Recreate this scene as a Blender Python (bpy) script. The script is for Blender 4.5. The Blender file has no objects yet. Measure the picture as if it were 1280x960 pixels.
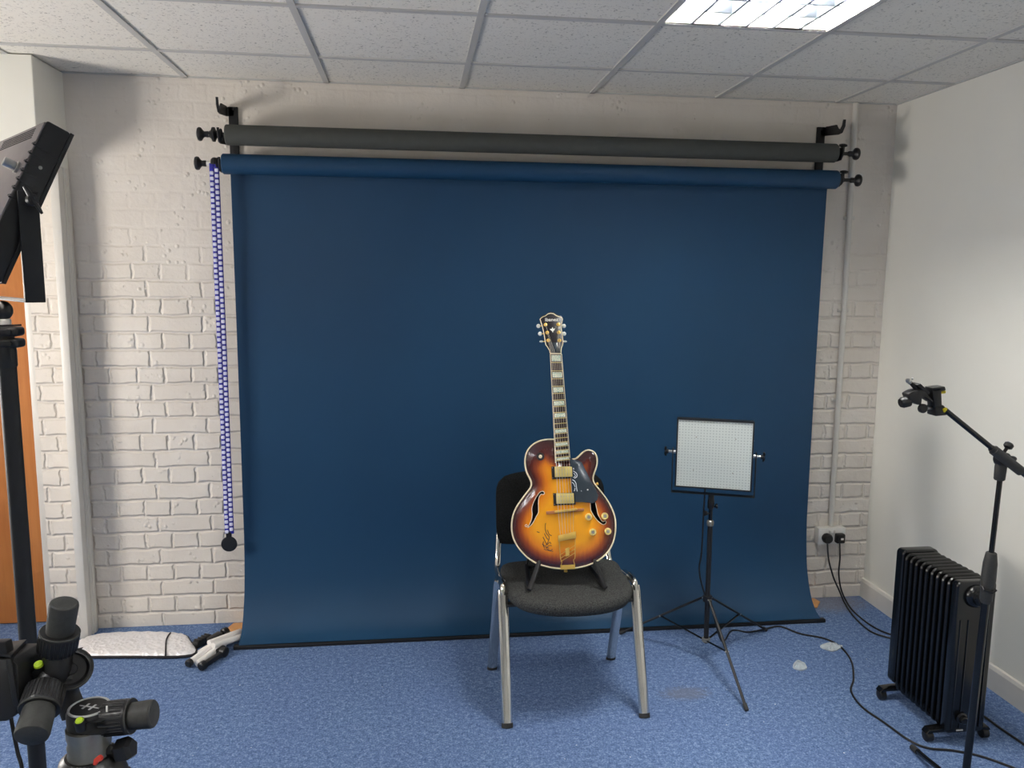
import bpy, bmesh, math, random
from math import pi, sin, cos, radians
from mathutils import Vector, Matrix
from mathutils.geometry import delaunay_2d_cdt

random.seed(7)
S = bpy.context.scene
COL = S.collection
V = Vector

# ------------------------------------------------------------------ camera
F_PX = 990.473
CAM = V((0.0, -3.73342, 1.646415))
C_R = V((0.992412787, -0.122597828, 0.009307705))
C_D = V((-0.00720435, -0.133556729, -0.991014983))
C_F = V((0.122739391, 0.983428885, -0.133426643))
H = 2.493          # ceiling height
XR = 2.338         # right wall
XL = -2.75         # left wall
YREAR = -5.6       # rear wall

cam = bpy.data.objects.new('camera', bpy.data.cameras.new('camera'))
COL.objects.link(cam)
mw = Matrix.Identity(4)
for i in range(3):
    mw[i][0] = C_R[i]; mw[i][1] = -C_D[i]; mw[i][2] = -C_F[i]; mw[i][3] = CAM[i]
cam.matrix_world = mw
cam.data.sensor_width = 36.0
cam.data.lens = F_PX / 1280 * 36.0
cam.data.clip_start = 0.05
S.camera = cam

def ray(u, v):
    return C_R * ((u - 640) / F_PX) + C_D * ((v - 480) / F_PX) + C_F
# measuring helpers: where the sight line of a photo point meets a real plane of the room
def at_y(u, v, y):
    d = ray(u, v); return CAM + d * ((y - CAM.y) / d.y)
def at_z(u, v, z):
    d = ray(u, v); return CAM + d * ((z - CAM.z) / d.z)
def at_d(u, v, dep):
    return CAM + ray(u, v) * dep

# ------------------------------------------------------------------ materials
def lin(c):
    return tuple(((x / 255) / 12.92 if x / 255 <= .04045 else (((x / 255) + .055) / 1.055) ** 2.4) for x in c)

class NT:
    def __init__(s, name):
        s.m = bpy.data.materials.new(name); s.m.use_nodes = True
        s.t = s.m.node_tree; s.n = s.t.nodes; s.l = s.t.links
        s.b = s.n['Principled BSDF']
    def node(s, kind, **kw):
        nd = s.n.new(kind)
        for k, v in kw.items():
            if k == 'inp':
                for a, b in v.items(): nd.inputs[a].default_value = b
            else: setattr(nd, k, v)
        return nd
    def link(s, a, b): s.l.new(a, b)
    def coords(s, scale=(1, 1, 1), kind='Object'):
        tc = s.node('ShaderNodeTexCoord'); mp = s.node('ShaderNodeMapping')
        mp.inputs['Scale'].default_value = scale
        s.link(tc.outputs[kind], mp.inputs['Vector']); return mp.outputs['Vector']
    def noise(s, vec, scale, detail=3, rough=.55):
        nd = s.node('ShaderNodeTexNoise', inp={'Scale': scale, 'Detail': detail, 'Roughness': rough})
        s.link(vec, nd.inputs['Vector']); return nd
    def ramp(s, fac, stops):
        nd = s.node('ShaderNodeValToRGB'); e = nd.color_ramp.elements
        while len(e) < len(stops): e.new(.5)
        for i, (p, c) in enumerate(stops):
            e[i].position = p; e[i].color = (*c, 1) if len(c) == 3 else c
        s.link(fac, nd.inputs['Fac']); return nd.outputs['Color']
    def math(s, op, a, b=None, c=None):
        nd = s.node('ShaderNodeMath', operation=op)
        for i, x in enumerate((a, b, c)):
            if x is None: continue
            if isinstance(x, (int, float)): nd.inputs[i].default_value = x
            else: s.link(x, nd.inputs[i])
        return nd.outputs[0]
    def mix(s, fac, a, b):
        nd = s.node('ShaderNodeMix', data_type='RGBA')
        for sock, x in ((nd.inputs[0], fac), (nd.inputs[6], a), (nd.inputs[7], b)):
            if isinstance(x, (int, float)): sock.default_value = x
            elif isinstance(x, tuple): sock.default_value = (*x, 1)
            else: s.link(x, sock)
        return nd.outputs[2]
    def bump(s, height, strength=.3, dist=.01, normal=None):
        nd = s.node('ShaderNodeBump', inp={'Strength': strength, 'Distance': dist})
        s.link(height, nd.inputs['Height'])
        if normal: s.link(normal, nd.inputs['Normal'])
        s.link(nd.outputs['Normal'], s.b.inputs['Normal']); return nd.outputs['Normal']

def mat(name, rgb, rough=.5, metal=0.0, nscale=0, namp=.0, bump=0, spec=None, coat=0):
    t = NT(name); c = lin(rgb)
    t.b.inputs['Base Color'].default_value = (*c, 1)
    t.b.inputs['Roughness'].default_value = rough
    t.b.inputs['Metallic'].default_value = metal
    if spec is not None: t.b.inputs['Specular IOR Level'].default_value = spec
    if coat: t.b.inputs['Coat Weight'].default_value = coat; t.b.inputs['Coat Roughness'].default_value = .06
    if nscale:
        v = t.coords(); n = t.noise(v, nscale, 4)
        lo = tuple(x * (1 - namp) for x in c); hi = tuple(min(1, x * (1 + namp)) for x in c)
        t.link(t.ramp(n.outputs['Fac'], [(.3, lo), (.7, hi)]), t.b.inputs['Base Color'])
        if bump: t.bump(n.outputs['Fac'], bump, .004)
    return t.m

M = {}
M['black'] = mat('black_plastic', (22, 22, 24), .42, 0, 60, .2)
M['black_matt'] = mat('black_matt_metal', (20, 20, 22), .55, 0, 40, .2)
M['black_gloss'] = mat('black_gloss_enamel', (12, 13, 15), .22, 0, 30, .15)
M['rubber'] = mat('dark_rubber', (44, 44, 44), .7, 0, 200, .2, .15)
M['grip'] = mat('grey_black_rubber_grip', (52, 52, 50), .65, 0, 220, .18, .1)
M['chrome'] = mat('chrome', (225, 222, 215), .16, 1.0, 12, .04)
M['steel'] = mat('bare_steel', (190, 188, 184), .3, 1.0, 30, .06)
M['gold'] = mat('gold_plate', (240, 200, 104), .3, .65, 40, .06)
M['gold_light'] = mat('pale_gold_cover', (242, 220, 140), .34, .5, 60, .05)
M['cream'] = mat('cream_binding', (238, 224, 190), .35, 0, 80, .05)
M['pearl'] = mat('pearl_button', (232, 232, 224), .25, 0, 60, .06, coat=.4)
M['ebony'] = mat('dark_rosewood', (52, 34, 30), .45, 0, 90, .25)
M['guard'] = mat('grey_black_pickguard', (50, 60, 68), .2, 0, 20, .12, coat=.3)
M['ink'] = mat('white_engraving', (215, 222, 228), .5, 0, 60, .05)
M['stroke'] = mat('dark_stroke', (70, 40, 10), .6, 0, 60, .05)
M['rosewood'] = mat('brown_bridge_wood', (176, 112, 70), .4, 0, 60, .15)
M['string'] = mat('nickel_string', (205, 200, 190), .3, 1.0, 60, .05)
M['blackface'] = mat('headstock_black_face', (28, 24, 30), .3, 0, 20, .2, coat=.15)
M['white_plastic'] = mat('white_plastic', (228, 226, 220), .4, 0, 30, .03)
M['white_tube'] = mat('white_painted_tube', (236, 232, 228), .35, 0, 30, .03)
M['gloss_white'] = mat('white_gloss_paint', (218, 214, 206), .4, 0, 14, .03)
M['grey_plate'] = mat('grey_painted_plate', (150, 142, 142), .5, .3, 25, .06)
M['alu'] = mat('worn_grey_aluminium', (150, 148, 140), .42, .7, 40, .12)
M['yellow'] = mat('yellow_plastic', (238, 214, 30), .5, 0, 30, .05)
M['lime'] = mat('lime_bubble_level', (176, 205, 50), .25, 0, 40, .1)
M['red'] = mat('red_logo', (205, 66, 50), .5, 0, 40, .1)
M['logo_grey'] = mat('grey_print', (170, 170, 170), .5, 0, 40, .05)
M['chain_blue'] = mat('blue_chain_plastic', (38, 38, 150), .4, 0, 60, .1)
M['chain_white'] = mat('white_chain_plastic', (222, 222, 240), .4, 0, 60, .04)
M['grey_paper'] = mat('charcoal_paper', (70, 72, 68), .85, 0, 30, .06)
M['scrap'] = mat('pale_plastic_scrap', (180, 190, 196), .3, 0, 60, .12)
M['orange'] = mat('pale_orange', (205, 150, 95), .65, 0, 30, .12)
M['cable_black'] = mat('black_cable_sheath', (16, 16, 18), .45, 0, 50, .1)
M['foil_edge'] = mat('black_edging_tape', (26, 22, 28), .6, 0, 60, .15)

def m_brick():
    t = NT('white_painted_brick')
    tc = t.node('ShaderNodeTexCoord')
    sep = t.node('ShaderNodeSeparateXYZ'); t.link(tc.outputs['Object'], sep.inputs[0])
    comb = t.node('ShaderNodeCombineXYZ')
    nz = t.noise(tc.outputs['Object'], 9, 3)
    wob = t.math('MULTIPLY_ADD', nz.outputs['Fac'], .022, -.011 - .067)
    nz2 = t.noise(tc.outputs['Object'], 30, 2)
    wob2 = t.math('MULTIPLY_ADD', nz2.outputs['Fac'], .022, -.011)
    t.link(t.math('ADD', sep.outputs['X'], wob2), comb.inputs['X'])
    t.link(t.math('ADD', sep.outputs['Z'], wob), comb.inputs['Y'])
    br = t.node('ShaderNodeTexBrick', offset=.5, offset_frequency=2, squash=.5, squash_frequency=2,
                inp={'Scale': 1.0, 'Mortar Size': .0105, 'Mortar Smooth': .85, 'Brick Width': .236, 'Row Height': .0775, 'Bias': 0})
    br.inputs['Color1'].default_value = (1, 1, 1, 1); br.inputs['Color2'].default_value = (.8, .8, .8, 1); br.inputs['Mortar'].default_value = (0, 0, 0, 1)
    t.link(comb.outputs[0], br.inputs['Vector'])
    # thick old paint fills the joints high up on the wall
    zr = t.node('ShaderNodeMapRange', inp={'From Min': 1.40, 'From Max': 1.85, 'To Min': 1.0, 'To Max': .08})
    big = t.noise(tc.outputs['Object'], 3.5, 3)
    t.link(t.math('ADD', sep.outputs['Z'], t.math('MULTIPLY_ADD', big.outputs['Fac'], .9, -.45)), zr.inputs['Value'])
    fine = t.noise(tc.outputs['Object'], 55, 6, .65)
    med = t.noise(tc.outputs['Object'], 14, 4, .6)
    h = t.math('MULTIPLY', t.math('SUBTRACT', 1.0, br.outputs['Fac']), zr.outputs[0])
    h2 = t.math('ADD', h, t.math('MULTIPLY', med.outputs['Fac'], .55))
    blob = t.node('ShaderNodeTexVoronoi', inp={'Scale': 34}); t.link(tc.outputs['Object'], blob.inputs['Vector'])
    bl = t.node('ShaderNodeMapRange', inp={'From Min': .05, 'From Max': .35, 'To Min': .5, 'To Max': 0}); t.link(blob.outputs['Distance'], bl.inputs['Value'])
    msk = t.math('GREATER_THAN', t.noise(tc.outputs['Object'], 7, 3).outputs['Fac'], .56)
    h3 = t.math('ADD', t.math('ADD', h2, t.math('MULTIPLY', fine.outputs['Fac'], .22)), t.math('MULTIPLY', bl.outputs[0], msk))
    t.bump(h3, .65, .0115)
    c = t.ramp(big.outputs['Fac'], [(.3, lin((222, 214, 203))), (.7, lin((231, 224, 214)))])
    spots = t.noise(tc.outputs['Object'], 26, 2)
    c2 = t.mix(t.math('MULTIPLY', t.math('GREATER_THAN', spots.outputs['Fac'], .76), .35), c, lin((150, 118, 96)))
    t.link(c2, t.b.inputs['Base Color']); t.b.inputs['Roughness'].default_value = .62
    return t.m
M['brick'] = m_brick()

def m_plaster(name, rgb, amp=.02):
    t = NT(name); v = t.coords()
    n = t.noise(v, 2.2, 5); f = t.noise(v, 140, 3)
    c = lin(rgb)
    t.link(t.ramp(n.outputs['Fac'], [(.3, tuple(x * (1 - amp) for x in c)), (.7, tuple(x * (1 + amp) for x in c))]), t.b.inputs['Base Color'])
    t.b.inputs['Roughness'].default_value = .75
    t.bump(f.outputs['Fac'], .08, .003)
    return t.m
M['plaster'] = m_plaster('off_white_plaster', (234, 232, 222))

def m_ceiling():
    t = NT('mineral_fibre_tile'); v = t.coords()
    vo = t.node('ShaderNodeTexNoise', inp={'Scale': 95, 'Detail': 4, 'Roughness': .7}); t.link(v, vo.inputs['Vector'])
    n2 = t.noise(v, 30, 3)
    pit = t.ramp(t.math('ADD', vo.outputs['Fac'], t.math('MULTIPLY_ADD', n2.outputs['Fac'], .25, -.125)), [(.30, (0, 0, 0)), (.42, (1, 1, 1))])
    t.link(t.mix(pit, lin((150, 146, 138)), lin((236, 232, 222))), t.b.inputs['Base Color'])
    t.b.inputs['Roughness'].default_value = .9
    t.bump(pit, .5, .004)
    return t.m
M['tile'] = m_ceiling()
M['tbar'] = mat('white_grid_bar', (196, 194, 190), .5, 0, 20, .02)

def m_carpet():
    t = NT('blue_loop_carpet'); tc = t.node('ShaderNodeTexCoord'); v = tc.outputs['Object']
    a = t.noise(v, 150, 4, .75); b = t.noise(v, 2.5, 4); sp = t.noise(v, 70, 1, .3); c_ = t.noise(v, 55, 3, .7)
    fac = t.math('ADD', t.math('MULTIPLY', a.outputs['Fac'], .62), t.math('MULTIPLY', c_.outputs['Fac'], .38))
    base = t.ramp(fac, [(.36, lin((58, 80, 116))), (.5, lin((96, 122, 162))), (.64, lin((154, 176, 212)))])
    base = t.mix(t.math('MULTIPLY_ADD', b.outputs['Fac'], .5, -.12), base, lin((88, 104, 156)))
    # the worn patch and the dusty corner
    sep = t.node('ShaderNodeSeparateXYZ'); t.link(v, sep.inputs[0])
    def blob(x, y, rx, ry, k):
        dx = t.math('DIVIDE', t.math('SUBTRACT', sep.outputs['X'], x), rx)
        dy = t.math('DIVIDE', t.math('SUBTRACT', sep.outputs['Y'], y), ry)
        d = t.math('SQRT', t.math('ADD', t.math('MULTIPLY', dx, dx), t.math('MULTIPLY', dy, dy)))
        d = t.math('ADD', d, t.math('MULTIPLY_ADD', c_.outputs['Fac'], 1.2, -.6))
        mr = t.node('ShaderNodeMapRange', inp={'From Min': .5, 'From Max': 1.1, 'To Min': k, 'To Max': 0.0}); t.link(d, mr.inputs['Value'])
        return mr.outputs[0]
    base = t.mix(blob(1.07, -.86, .11, .055, .6), base, lin((112, 116, 128)))
    base = t.mix(blob(2.12, -.06, .22, .14, .6), base, lin((134, 132, 136)))
    lint = t.math('GREATER_THAN', sp.outputs['Fac'], .815)
    base = t.mix(lint, base, lin((215, 220, 228)))
    t.link(base, t.b.inputs['Base Color']); t.b.inputs['Roughness'].default_value = .95
    t.b.inputs['Specular IOR Level'].default_value = .15
    t.bump(fac, .8, .006)
    return t.m
M['carpet'] = m_carpet()

def m_wood(name, lo, hi, rough=.4):
    t = NT(name); v = t.coords((9, 9, .8))
    n = t.noise(v, 2.2, 5, .6)
    t.link(t.ramp(n.outputs['Fac'], [(.25, lin(lo)), (.5, lin(tuple((a + b) // 2 for a, b in zip(lo, hi)))), (.75, lin(hi))]), t.b.inputs['Base Color'])
    t.b.inputs['Roughness'].default_value = rough
    t.bump(n.outputs['Fac'], .05, .002)
    return t.m
M['door'] = m_wood('orange_veneer', (176, 104, 48), (205, 136, 74))

def m_paper():
    t = NT('deep_blue_paper'); v = t.coords()
    n = t.noise(v, 1.6, 4); f = t.noise(v, 160, 2)
    t.link(t.ramp(n.outputs['Fac'], [(.3, lin((23, 60, 90))), (.7, lin((25, 64, 95)))]), t.b.inputs['Base Color'])
    t.b.inputs['Roughness'].default_value = .5; t.b.inputs['Specular IOR Level'].default_value = .32
    t.bump(f.outputs['Fac'], .05, .002)
    return t.m
M['blue_paper'] = m_paper()

def m_fabric(name, lo, hi, sc=260):
    t = NT(name); v = t.coords(); n = t.noise(v, sc, 3, .8)
    t.link(t.ramp(n.outputs['Fac'], [(.35, lin(lo)), (.65, lin(hi))]), t.b.inputs['Base Color'])
    t.b.inputs['Roughness'].default_value = .95; t.b.inputs['Specular IOR Level'].default_value = .1
    t.bump(n.outputs['Fac'], .5, .004); return t.m
M['seat_fabric'] = m_fabric('charcoal_weave', (30, 31, 32), (82, 83, 82))
M['back_fabric'] = m_fabric('black_weave', (16, 17, 18), (42, 43, 43))

def m_foil():
    t = NT('crinkled_silver_foil'); v = t.coords()
    w = t.node('ShaderNodeTexVoronoi', inp={'Scale': 55}); t.link(v, w.inputs['Vector'])
    n = t.noise(v, 30, 4, .7)
    t.b.inputs['Base Color'].default_value = (.93, .91, .92, 1); t.b.inputs['Metallic'].default_value = .25
    t.b.inputs['Roughness'].default_value = .38
    t.bump(t.math('ADD', w.outputs['Distance'], n.outputs['Fac']), .45, .012); return t.m
M['foil'] = m_foil()

def m_burst():
    t = NT('sunburst_lacquer')
    at = t.node('ShaderNodeAttribute', attribute_name='edge_distance')
    v = t.coords((40, 6, 6)); n = t.noise(v, 3, 4)
    d = t.math('ADD', at.outputs['Fac'], t.math('MULTIPLY_ADD', n.outputs['Fac'], .012, -.006))
    sc = t.math('MULTIPLY', d, 8.0)
    c = t.ramp(sc, [(.03, lin((50, 20, 22))), (.16, lin((84, 28, 20))), (.30, lin((150, 66, 18))), (.46, lin((220, 124, 8))), (.75, lin((243, 166, 12)))])
    t.link(c, t.b.inputs['Base Color']); t.b.inputs['Roughness'].default_value = .22
    t.b.inputs['Coat Weight'].default_value = 1; t.b.inputs['Coat Roughness'].default_value = .03
    return t.m
M['burst'] = m_burst()
M['rim_wood'] = mat('brown_lacquered_maple', (112, 62, 22), .25, 0, 20, .2, coat=.8)
M['neck_wood'] = mat('dark_lacquered_neck', (70, 34, 24), .3, 0, 20, .2, coat=.6)
M['inside'] = mat('dark_bare_inside', (34, 20, 14), .9, 0, 20, .2)

def m_abalone():
    t = NT('abalone_and_pearl'); v = t.coords(); n = t.noise(v, 240, 3)
    t.link(t.ramp(n.outputs['Fac'], [(.35, lin((120, 190, 180))), (.5, lin((232, 234, 214))), (.65, lin((244, 240, 226)))]), t.b.inputs['Base Color'])
    t.b.inputs['Roughness'].default_value = .2; return t.m
M['abalone'] = m_abalone()

def m_diffuser():
    t = NT('dotted_led_diffuser')
    tc = t.node('ShaderNodeTexCoord'); sep = t.node('ShaderNodeSeparateXYZ'); t.link(tc.outputs['UV'], sep.inputs[0])
    def cell(o):
        f = t.math('FRACT', t.math('MULTIPLY', o, 24.0)); g = t.math('SUBTRACT', f, .5); return t.math('MULTIPLY', g, g)
    d = t.math('ADD', cell(sep.outputs['X']), cell(sep.outputs['Y']))
    dot = t.math('LESS_THAN', d, .045)
    t.link(t.mix(dot, lin((204, 211, 207)), lin((168, 177, 175))), t.b.inputs['Base Color'])
    t.b.inputs['Roughness'].default_value = .3; return t.m
M['diffuser'] = m_diffuser()

def emit(name, rgb, strength):
    t = NT(name)
    n = t.noise(t.coords(), 4, 1)
    c = lin(rgb)
    t.link(t.ramp(n.outputs['Fac'], [(0, c), (1, c)]), t.b.inputs['Emission Color'])
    t.b.inputs['Base Color'].default_value = (.8, .8, .8, 1)
    t.b.inputs['Emission Strength'].default_value = strength
    return t.m
M['lamp'] = emit('fluorescent_tube_glow', (255, 252, 246), 150)

M['led_glow'] = emit('led_panel_glow', (255, 244, 232), 7)

# ------------------------------------------------------------------ mesh builder
def frame_from(axis, up=None):
    z = V(axis).normalized()
    u = V(up) if up is not None else (V((0, 0, 1)) if abs(z.z) < .95 else V((1, 0, 0)))
    x = u.cross(z)
    if x.length < 1e-6: x = V((1, 0, 0)).cross(z)
    x.normalize(); y = z.cross(x); return x, y, z

class MB:
    def __init__(s): s.bm = bmesh.new(); s.mi = 0
    def _merge(s, b):
        me = bpy.data.meshes.new('tmp'); b.to_mesh(me); b.free()
        n0 = len(s.bm.faces); s.bm.from_mesh(me); bpy.data.meshes.remove(me)
        s.bm.faces.ensure_lookup_table()
        for f in s.bm.faces[n0:]: f.material_index = s.mi
    def box(s, c, size, ax=None, bevel=0, seg=2):
        b = bmesh.new(); bmesh.ops.create_cube(b, size=1)
        for v in b.verts: v.co = V((v.co.x * size[0], v.co.y * size[1], v.co.z * size[2]))
        if bevel: bmesh.ops.bevel(b, geom=b.edges[:], offset=bevel, segments=seg, affect='EDGES', profile=.5)
        X, Y, Z = ax if ax else (V((1, 0, 0)), V((0, 1, 0)), V((0, 0, 1)))
        c = V(c)
        for v in b.verts: v.co = c + X * v.co.x + Y * v.co.y + Z * v.co.z
        s._merge(b); return s
    def span(s, a, b, bevel=0, seg=2):
        a, b = V(a), V(b); return s.box((a + b) / 2, [abs(b[i] - a[i]) for i in range(3)], None, bevel, seg)
    def tube(s, pts, r, seg=12, closed=False, up=None, flat=1.0, caps=True):
        pts = [V(p) for p in pts]; n = len(pts); rings = []
        rr = r if isinstance(r, (list, tuple)) else [r] * n
        x_prev = None
        for i in range(n):
            if closed: t = pts[(i + 1) % n] - pts[i - 1]
            else: t = pts[min(i + 1, n - 1)] - pts[max(i - 1, 0)]
            if t.length < 1e-9: t = V((0, 0, 1))
            t.normalize()
            if up is not None: x, y, _ = frame_from(t, up)
            elif x_prev is None: x, y, _ = frame_from(t)
            else:
                x = x_prev - t * x_prev.dot(t)
                x = x.normalized() if x.length > 1e-6 else frame_from(t)[0]
                y = t.cross(x)
            x_prev = x
            rings.append([s.bm.verts.new(pts[i] + x * (rr[i] * cos(2 * pi * k / seg)) + y * (rr[i] * flat * sin(2 * pi * k / seg))) for k in range(seg)])
        fs = []
        for i in range(n if closed else n - 1):
            a, b = rings[i], rings[(i + 1) % n]
            for k in range(seg):
                fs.append(s.bm.faces.new((a[k], a[(k + 1) % seg], b[(k + 1) % seg], b[k])))
        if caps and not closed:
            fs.append(s.bm.faces.new(rings[0][::-1])); fs.append(s.bm.faces.new(rings[-1]))
        for f in fs: f.material_index = s.mi
        return s
    def cyl(s, p0, p1, r0, r1=None, seg=20):
        return s.tube([p0, p1], [r0, r0 if r1 is None else r1], seg)
    def lathe(s, prof, o, axis=(0, 0, 1), seg=28):
        x, y, z = frame_from(axis); o = V(o); rings = []
        for r, h in prof:
            if r < 1e-6: rings.append([s.bm.verts.new(o + z * h)])
            else: rings.append([s.bm.verts.new(o + z * h + x * (r * cos(2 * pi * k / seg)) + y * (r * sin(2 * pi * k / seg))) for k in range(seg)])
        fs = []
        for a, b in zip(rings, rings[1:]):
            for k in range(seg):
                k2 = (k + 1) % seg
                if len(a) == 1 and len(b) == 1: continue
                if len(a) == 1: fs.append(s.bm.faces.new((a[0], b[k2], b[k])))
                elif len(b) == 1: fs.append(s.bm.faces.new((a[k], a[k2], b[0])))
                else: fs.append(s.bm.faces.new((a[k], a[k2], b[k2], b[k])))
        if len(rings[0]) > 1: fs.append(s.bm.faces.new(rings[0][::-1]))
        if len(rings[-1]) > 1: fs.append(s.bm.faces.new(rings[-1]))
        for f in fs: f.material_index = s.mi
        return s
    def ball(s, c, r, scale=(1, 1, 1), seg=16):
        b = bmesh.new(); bmesh.ops.create_uvsphere(b, u_segments=seg, v_segments=seg // 2 + 2, radius=r)
        for v in b.verts: v.co = V(c) + V((v.co.x * scale[0], v.co.y * scale[1], v.co.z * scale[2]))
        s._merge(b); return s
    def prism(s, poly, off, bevel=0, seg=2):
        b = bmesh.new(); off = V(off)
        vs = [b.verts.new(V(p)) for p in poly]; f = b.faces.new(vs)
        f.normal_update()
        if f.normal.dot(off) > 0: f.normal_flip()
        r = bmesh.ops.extrude_face_region(b, geom=[f])
        nv = [g for g in r['geom'] if isinstance(g, bmesh.types.BMVert)]
        for v in nv: v.co += off
        bmesh.ops.recalc_face_normals(b, faces=b.faces[:])
        if bevel:
            b.normal_update()
            es = [e for e in b.edges if len(e.link_faces) == 2 and e.calc_face_angle(0) > .5]
            bmesh.ops.bevel(b, geom=es, offset=bevel, segments=seg, affect='EDGES', profile=.5)
        s._merge(b); return s
    def faces(s, verts, faces):
        vs = [s.bm.verts.new(V(v)) for v in verts]
        for f in faces:
            q = s.bm.faces.new([vs[i] for i in f]); q.material_index = s.mi
        return s
    def text(s, body, o, x, y, z, width, depth=.0004, height=None):
        cu = bpy.data.curves.new('t', 'FONT'); cu.body = body; cu.extrude = .02; cu.offset = .018
        ob = bpy.data.objects.new('t', cu); COL.objects.link(ob)
        dg = bpy.context.evaluated_depsgraph_get(); me = bpy.data.meshes.new_from_object(ob.evaluated_get(dg))
        xs = [v.co.x for v in me.vertices]; ys = [v.co.y for v in me.vertices]
        k = width / (max(xs) - min(xs)); ky = k if height is None else height / (max(ys) - min(ys))
        mx, my = (max(xs) + min(xs)) / 2, (max(ys) + min(ys)) / 2
        for v in me.vertices:
            v.co = V(o) + V(x) * ((v.co.x - mx) * k) + V(y) * ((v.co.y - my) * ky) + V(z) * (depth if v.co.z > 0 else 0)
        n0 = len(s.bm.faces); s.bm.from_mesh(me); s.bm.faces.ensure_lookup_table()
        for f in s.bm.faces[n0:]: f.material_index = s.mi
        bpy.data.objects.remove(ob); bpy.data.curves.remove(cu); bpy.data.meshes.remove(me); return s
    def build(s, name, m, parent=None, loc=None, smooth=True, angle=35, recalc=True):
        if recalc: bmesh.ops.recalc_face_normals(s.bm, faces=s.bm.faces[:])
        if parent is not None:
            o0 = V(parent.get('_o', (0, 0, 0)))
        else: o0 = V(loc) if loc is not None else V((0, 0, 0))
        for v in s.bm.verts: v.co -= o0
        me = bpy.data.meshes.new(name); s.bm.to_mesh(me); s.bm.free()
        for mm in (m if isinstance(m, list) else [m]): me.materials.append(mm)
        if smooth:
            me.polygons.foreach_set('use_smooth', [True] * len(me.polygons))
            me.set_sharp_from_angle(angle=radians(angle))
        ob = bpy.data.objects.new(name, me); COL.objects.link(ob)
        ob['_o'] = tuple(o0)
        if parent is not None: ob.parent = parent
        else: ob.location = o0
        return ob

ALL = []
def tag(o, label, cat, group=None):
    o['label'] = label; o['category'] = cat
    if group: o['group'] = group
    return o
def thing(name, label, cat, loc, group=None):
    o = bpy.data.objects.new(name, None); COL.objects.link(o)
    o.location = loc; o['_o'] = tuple(loc); o.empty_display_size = .05
    return tag(o, label, cat, group)
def struct(mb, name, m, smooth=False):
    o = mb.build(name, m, smooth=smooth); o['kind'] = 'structure'; return o
def spline(pts, n=8, closed=False):
    pts = [V(p) for p in pts]; out = []; N = len(pts)
    for i in range(N if closed else N - 1):
        if closed: p0, p1, p2, p3 = pts[i - 1], pts[i], pts[(i + 1) % N], pts[(i + 2) % N]
        else: p0, p1, p2, p3 = pts[max(i - 1, 0)], pts[i], pts[i + 1], pts[min(i + 2, N - 1)]
        for k in range(n):
            t = k / n
            out.append(.5 * ((2 * p1) + (p2 - p0) * t + (2 * p0 - 5 * p1 + 4 * p2 - p3) * t * t + (3 * p1 - p0 - 3 * p2 + p3) * t ** 3))
    if not closed: out.append(pts[-1])
    return out
def circ(c, x, y, r, n=20, r2=None):
    c = V(c); r2 = r if r2 is None else r2
    return [c + V(x) * (r * cos(2 * pi * k / n)) + V(y) * (r2 * sin(2 * pi * k / n)) for k in range(n)]

# ------------------------------------------------------------------ room shell
T = .15
mb = MB(); mb.span((XL - T, YREAR - T, -.1), (XR + T, .4, 0)); floor = struct(mb, 'floor', M['carpet'])
mb = MB()
DX0, DX1, DZ = -2.60, -1.672, 2.02       # door opening in the back wall
mb.span((DX1, 0, 0), (XR + T, T, H + .1)); mb.span((XL - T, 0, 0), (DX0, T, H + .1)); mb.span((DX0, 0, DZ), (DX1, T, H + .1))
struct(mb, 'wall_back', M['brick'])
mb = MB(); mb.span((XR, YREAR, 0), (XR + T, 0, H + .1)); struct(mb, 'wall_right', M['plaster'])
WY0, WY1, WZ0, WZ1 = -1.72, -.92, .95, 1.75  # opening for an added, unseen window placed to throw light from the left
mb = MB()
mb.span((XL - T, WY1, 0), (XL, 0, H + .1)); mb.span((XL - T, YREAR, 0), (XL, WY0, H + .1))
mb.span((XL - T, WY0, 0), (XL, WY1, WZ0)); mb.span((XL - T, WY0, WZ1), (XL, WY1, H + .1))
struct(mb, 'wall_left', M['plaster'])
mb = MB()
for y in (WY0 + .03, (WY0 + WY1) / 2, WY1 - .03): mb.span((XL - .1, y - .03, WZ0), (XL - .04, y + .03, WZ1))
for z in (WZ0 + .03, WZ1 - .03): mb.span((XL - .1, WY0, z - .03), (XL - .04, WY1, z + .03))
wn = struct(mb, 'added_window_1', M['gloss_white'])  # added window out of view, there only to carry the side light
gl = NT('added_window_glass'); gl.b.inputs['Transmission Weight'].default_value = 1; gl.b.inputs['Roughness'].default_value = .02
gl.link(gl.ramp(gl.noise(gl.coords(), 3, 1).outputs['Fac'], [(0, (.96, .98, .97)), (1, (.98, .99, .98))]), gl.b.inputs['Base Color'])
mb = MB(); mb.span((XL - .138, WY0, WZ0), (XL - .132, WY1, WZ1)); mb.build('pane', gl.m, wn, smooth=False)
mb = MB(); mb.span((XL - T, YREAR - T, 0), (XR + T, YREAR, H + .1)); struct(mb, 'wall_rear', M['plaster'])

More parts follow.
